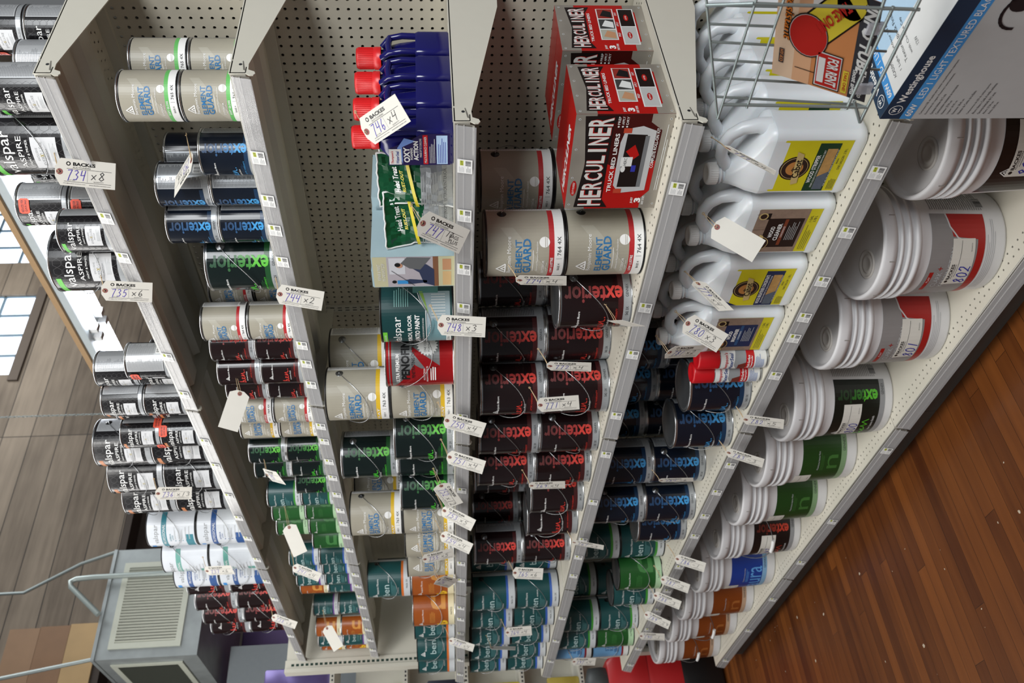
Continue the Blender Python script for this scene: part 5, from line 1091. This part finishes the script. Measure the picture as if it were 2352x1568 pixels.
# plywood patch
t = thing('plywood_patch', 'row of three plywood boards nailed over the far plank wall', 'board', (-299.6, 105, 118))
for i, (z0, z1, c) in enumerate(((118.6, 128.5, '#a98a5c'), (128.6, 138.4, '#7d5b3c'), (138.5, 148.5, '#8a6a4c'))):
    mb = MB(); mb.box(-.35, -12-i*1, z0-118, .35, 9.8-i*.4, z1-118, M(c, .6, var=.15, scale=6)); link('board', mb.mesh('board'), t)
# fluorescent fixture
def fixture(x0, x1, y, z, label, ys):
    t = thing('strip_light', label, 'ceiling light', ((x0+x1)/2, y, z), 0, 'fluorescent strip lights over the next aisle'); h = (x1-x0)/2
    mb = MB(); mb.box(-h, -4.5, 1.0, h, 4.5, 2.9, M('#c3cdd0', .5)); link('housing', mb.mesh('housing'), t)
    mb = MB(); mb.box(-h, -5.2, 2.6, h, -4.55, 3.7, M('#b5946d', .7)); link('wooden_rail', mb.mesh('wooden_rail'), t)
    for a, b_ in ys:
        for yy in (-2.1, 2.1):
            mb = MB(); mb.tube([(a-(x0+x1)/2, yy, .1), (b_-(x0+x1)/2, yy, .1)], .75, TUBE, 12); link('tube', mb.mesh('tube'), t)
            mb = MB(); mb.box(a-(x0+x1)/2-1.2, yy-.9, -.6, a-(x0+x1)/2, yy+.9, 1.0, WHITE); link('tube_holder', mb.mesh('tube_holder'), t); mb = MB(); mb.box(b_-(x0+x1)/2, yy-.9, -.6, b_-(x0+x1)/2+1.2, yy+.9, 1.0, WHITE); link('tube_holder', mb.mesh('tube_holder'), t)
TUBE = emis('fluorescent_tube', '#f4f7ff', 9)
fixture(-208, -96, 119.6, 71.0, 'long fluorescent strip light on a wooden rail, hung by chain', [(-142, -98), (-192, -146)])
t = thing('hanging_chain', 'thin steel chain hanging the strip light from the roof', 'chain', (-174, 117, 75))
mb = MB()
for i in range(56):
    z = i*.95; a = (i % 2)*pi/2
    mb.tube([(.2*math.cos(q)*math.cos(a), .2*math.cos(q)*math.sin(a), z+.62*math.sin(q)) for q in [2*pi*j/8 for j in range(8)]], .07, GW, 4, closed=True)
link('chain_links', mb.mesh('chain_links'), t)
# duct unit
GV = M('#9ba1a1', .4, .35, var=.25, scale=9); GVF = M('#b9bcae', .5)
t = thing('air_duct', 'galvanized box duct with two white louvred grilles below the roof', 'duct', (-235, 80, 66.5))
mb = MB(); mb.box(-46, 0, 0, 0, 31, 26.6, GV); mb.box(-46, -.3, 26.3, .4, .4, 27.2, GV); mb.box(-.4, 0, 26.3, .5, 31, 27.2, GV); link('duct_box', mb.mesh('duct_box'), t)
def grille(name, o, u, v, n, w, h, cnt):
    mb = MB(); o, u, v, n = Vector(o), Vector(u), Vector(v), Vector(n)
    def bar(a0, h0, a1, h1, d0, d1, m): mb.ext([(a0, h0), (a1, h0), (a1, h1), (a0, h1)], tuple(o+n*d0), u, v, n, d1-d0, m)
    fw = 1.5
    bar(0, 0, w, fw, 0, .4, GVF); bar(0, h-fw, w, h, 0, .4, GVF); bar(0, fw, fw, h-fw, 0, .4, GVF); bar(w-fw, fw, w, h-fw, 0, .4, GVF); bar(fw, fw, w-fw, h-fw, .02, .05, M('#23241f', .8))
    link(name, mb.mesh(name), t)
    L_ = MB()
    for i in range(cnt):
        a = fw+(w-2*fw)*(i+.5)/cnt; q = (w-2*fw)/cnt
        A = o+u*(a-q*.42)+v*fw+n*.08; B = o+u*(a+q*.2)+v*fw+n*.5
        L_.face([tuple(A), tuple(B), tuple(B+v*(h-2*fw)), tuple(A+v*(h-2*fw))], GVF)
    link('louvres', L_.mesh('louvres'), t)
grille('grille_frame', (.05, 2.6, 4.6), (0, 1, 0), (0, 0, 1), (1, 0, 0), 24.2, 18.8, 26)
grille('grille_frame', (-42, -.05, 4.6), (1, 0, 0), (0, 0, 1), (0, -1, 0), 38, 18.8, 34)
STR = M('#8f9795', .5, .4)
for i, (pts, lab) in enumerate((([(-236, 111, 93.6), (-258, 118, 112), (-270, 114.5, 133), (-270, 114.3, 175)], 'flat grey hanger strap from the far corner of the duct'), ([(-236, 80.6, 93.8), (-236, 77.0, 116.1), (-236, 73, 141)], 'flat grey hanger strap from the near corner of the duct'))):
    mb = MB(); mb.tube([tuple(a-b_ for a, b_ in zip(p, pts[0])) for p in pts], .55, STR, 4); o = thing('hanger_strap', lab, 'strap', pts[0], 0, None, mb.mesh('hanger_strap'))
pts = [(-236, 102.4, 70), (-236, 102.2, 97), (-236, 101.9, 101.5), (-236, 101.2, 102.9), (-236, 99.8, 102.5), (-236, 91.5, 93.4)]
mb = MB(); mb.tube([tuple(a-b_ for a, b_ in zip(p, (-236, 91.5, 93.4))) for p in pts], .75, M('#9aa39f', .4, .4), 10); thing('bent_conduit', 'bent grey conduit crossing the face of the duct', 'pipe', (-232.6, 91.5, 93.4), 0, None, mb.mesh('bent_conduit'))
# things beyond the far end
t = thing('purple_partition', 'glossy purple panel with a grey frame beyond the far end', 'panel', (-286, 95, FLOOR))
mb = MB(); mb.box(-1, -26, 0, 0, 12, 131, M('#4c3a63', .35)); link('sheet', mb.mesh('sheet'), t); mb = MB(); mb.box(-.5, -30, 0, 1.2, -26, 132, M('#8d9193', .5)); link('frame', mb.mesh('frame'), t)
t = thing('grey_post', 'wide grey painted post beyond the far end of the shelving', 'post', (-262, 88, FLOOR))
mb = MB(); mb.box(-1.5, -13, 0, 1.5, 2.5, 128, M('#7d8488', .6)); link('post', mb.mesh('post'), t)
def pack(x, y, z, w, h, m, lab, name='blister_pack', deco=None, d=2.0):
    t = thing(name, lab, 'package', (x, y, z), 0)
    mb = MB(); mb.loft(mb.rrings(d, w, .3, [(0, .9), (.3, 1), (h-.3, 1), (h, .9)], k=2), m); link('pack', mb.mesh('pack'), t)
    if deco:
        s = Sheet(); deco(s); P = MB(); s.onto(P, lambda a, hh, l: (d/2+.02+l*.01, a, hh)); link('print', P.mesh('print'), t)
t = thing('far_gondola', 'cream gondola shelf unit standing across the far end', 'shelf', (-226, 50, FLOOR))
mb = MB(); mb.box(-8, -26, 0, -6.8, 24, 88, CRM); link('back_panel', mb.mesh('back_panel'), t)
for z in (8, 30, 45, 59, 74, 92):
    mb = MB(); mb.box(-7, -26, z, 6, 24, z+1.1, CRM)
    for j in range(48): mb.box(5.98, -25.5+j, z+.3, 6.04, -25+j, z+.7, TXT)
    link('shelf_plate', mb.mesh('shelf_plate'), t)
FOIL = M('#675a8c', .25, .4, var=.25, scale=10)
pack(-222, 66, FLOOR+93.2, 9, 16, FOIL, 'purple foil pouch on the shelf across the far end', 'foil_pouch')
def blade(s): s.rect(-3, .3, 3, 7.6, M('#d0a832', .4), 0); s.disc(0, 4, 2.7, M('#4a4340', .4), 1, 24); s.disc(0, 4, 1.6, M('#d0752a', .4), 2, 20); s.disc(0, 4, .6, GREYL, 3, 12)
pack(-222.5, 62.5, FLOOR+75.2, 6.4, 8, M('#d0a832', .4), 'yellow card pack with a cutting disc beyond the far end', 'cutting_disc_pack', blade, 1)
for i, (y, z, w_, h_, c, lab) in enumerate(((55.2, 60.2, 5, 9, '#26365c', 'navy blister pack beyond the far end shelving'), (48, 60.2, 6, 8, '#b9bcc2', 'silver blister pack beyond the far end'), (62.5, 60.2, 6, 9, '#2c2f3a', 'dark blister pack next to the cutting disc card'), (61.5, 46.2, 5, 9, '#c9b83a', 'yellow blister pack on a lower far shelf'), (54, 31.2, 9, 11, '#26365c', 'navy carton on a low far shelf'), (62, 31.2, 5, 8, '#b5a24a', 'mustard carton on a low far shelf'))):
    pack(-221.8, y, FLOOR+z, w_, h_, M(c, .35), lab, 'blister_pack', None, 2)
RT = M('#a3161a', .4)
t = thing('tool_case', 'red and black wheeled tool case standing beyond the last pail', 'tool case', (-207, 57.5, FLOOR))
mb = MB(); mb.loft(mb.rrings(14, 20, 1.5, [(.6, .95), (1.5, 1), (9, 1), (10, .97)]), BLK); link('base', mb.mesh('base'), t)
mb = MB(); mb.loft(mb.rrings(13.4, 18, 1.5, [(10, 1), (17, 1), (18, .95)]), RT); mb.loft(mb.rrings(13, 14, 1.5, [(18, 1), (25, .95), (27, .7)]), RT); link('lid', mb.mesh('lid'), t)
mb = MB(); mb.lathe([(4.2, 27), (4.4, 28), (4.2, 31), (1, 32), (.01, 32)], M('#3a3d3d', .5), 24); link('motor_cap', mb.mesh('motor_cap'), t)
for q in (-9, 9):
    mb = MB(); mb.tube([(-3, q, 2), (-3, q*1.12, 2)], 2, BLKP, 18); link('wheel', mb.mesh('wheel'), t)
t = thing('dust_flecks', 'scattered white flecks lying on the wooden floor', 'debris', (-120, 35, FLOOR)); t['kind'] = 'stuff'
mb = MB(); r = random.Random(4)
for i in range(60):
    x, y = r.uniform(-70, 55), r.uniform(-14, 22); q = r.choice((.08, .1, .15, .3)); mb.face([(x+q*r.uniform(.5, 1.3)*math.cos(a), y+q*r.uniform(.5, 1.3)*math.sin(a), .02) for a in (0, 1.2, 2.5, 3.8, 5.1)], M('#b9a994', .9))
link('flecks', mb.mesh('flecks'), t)
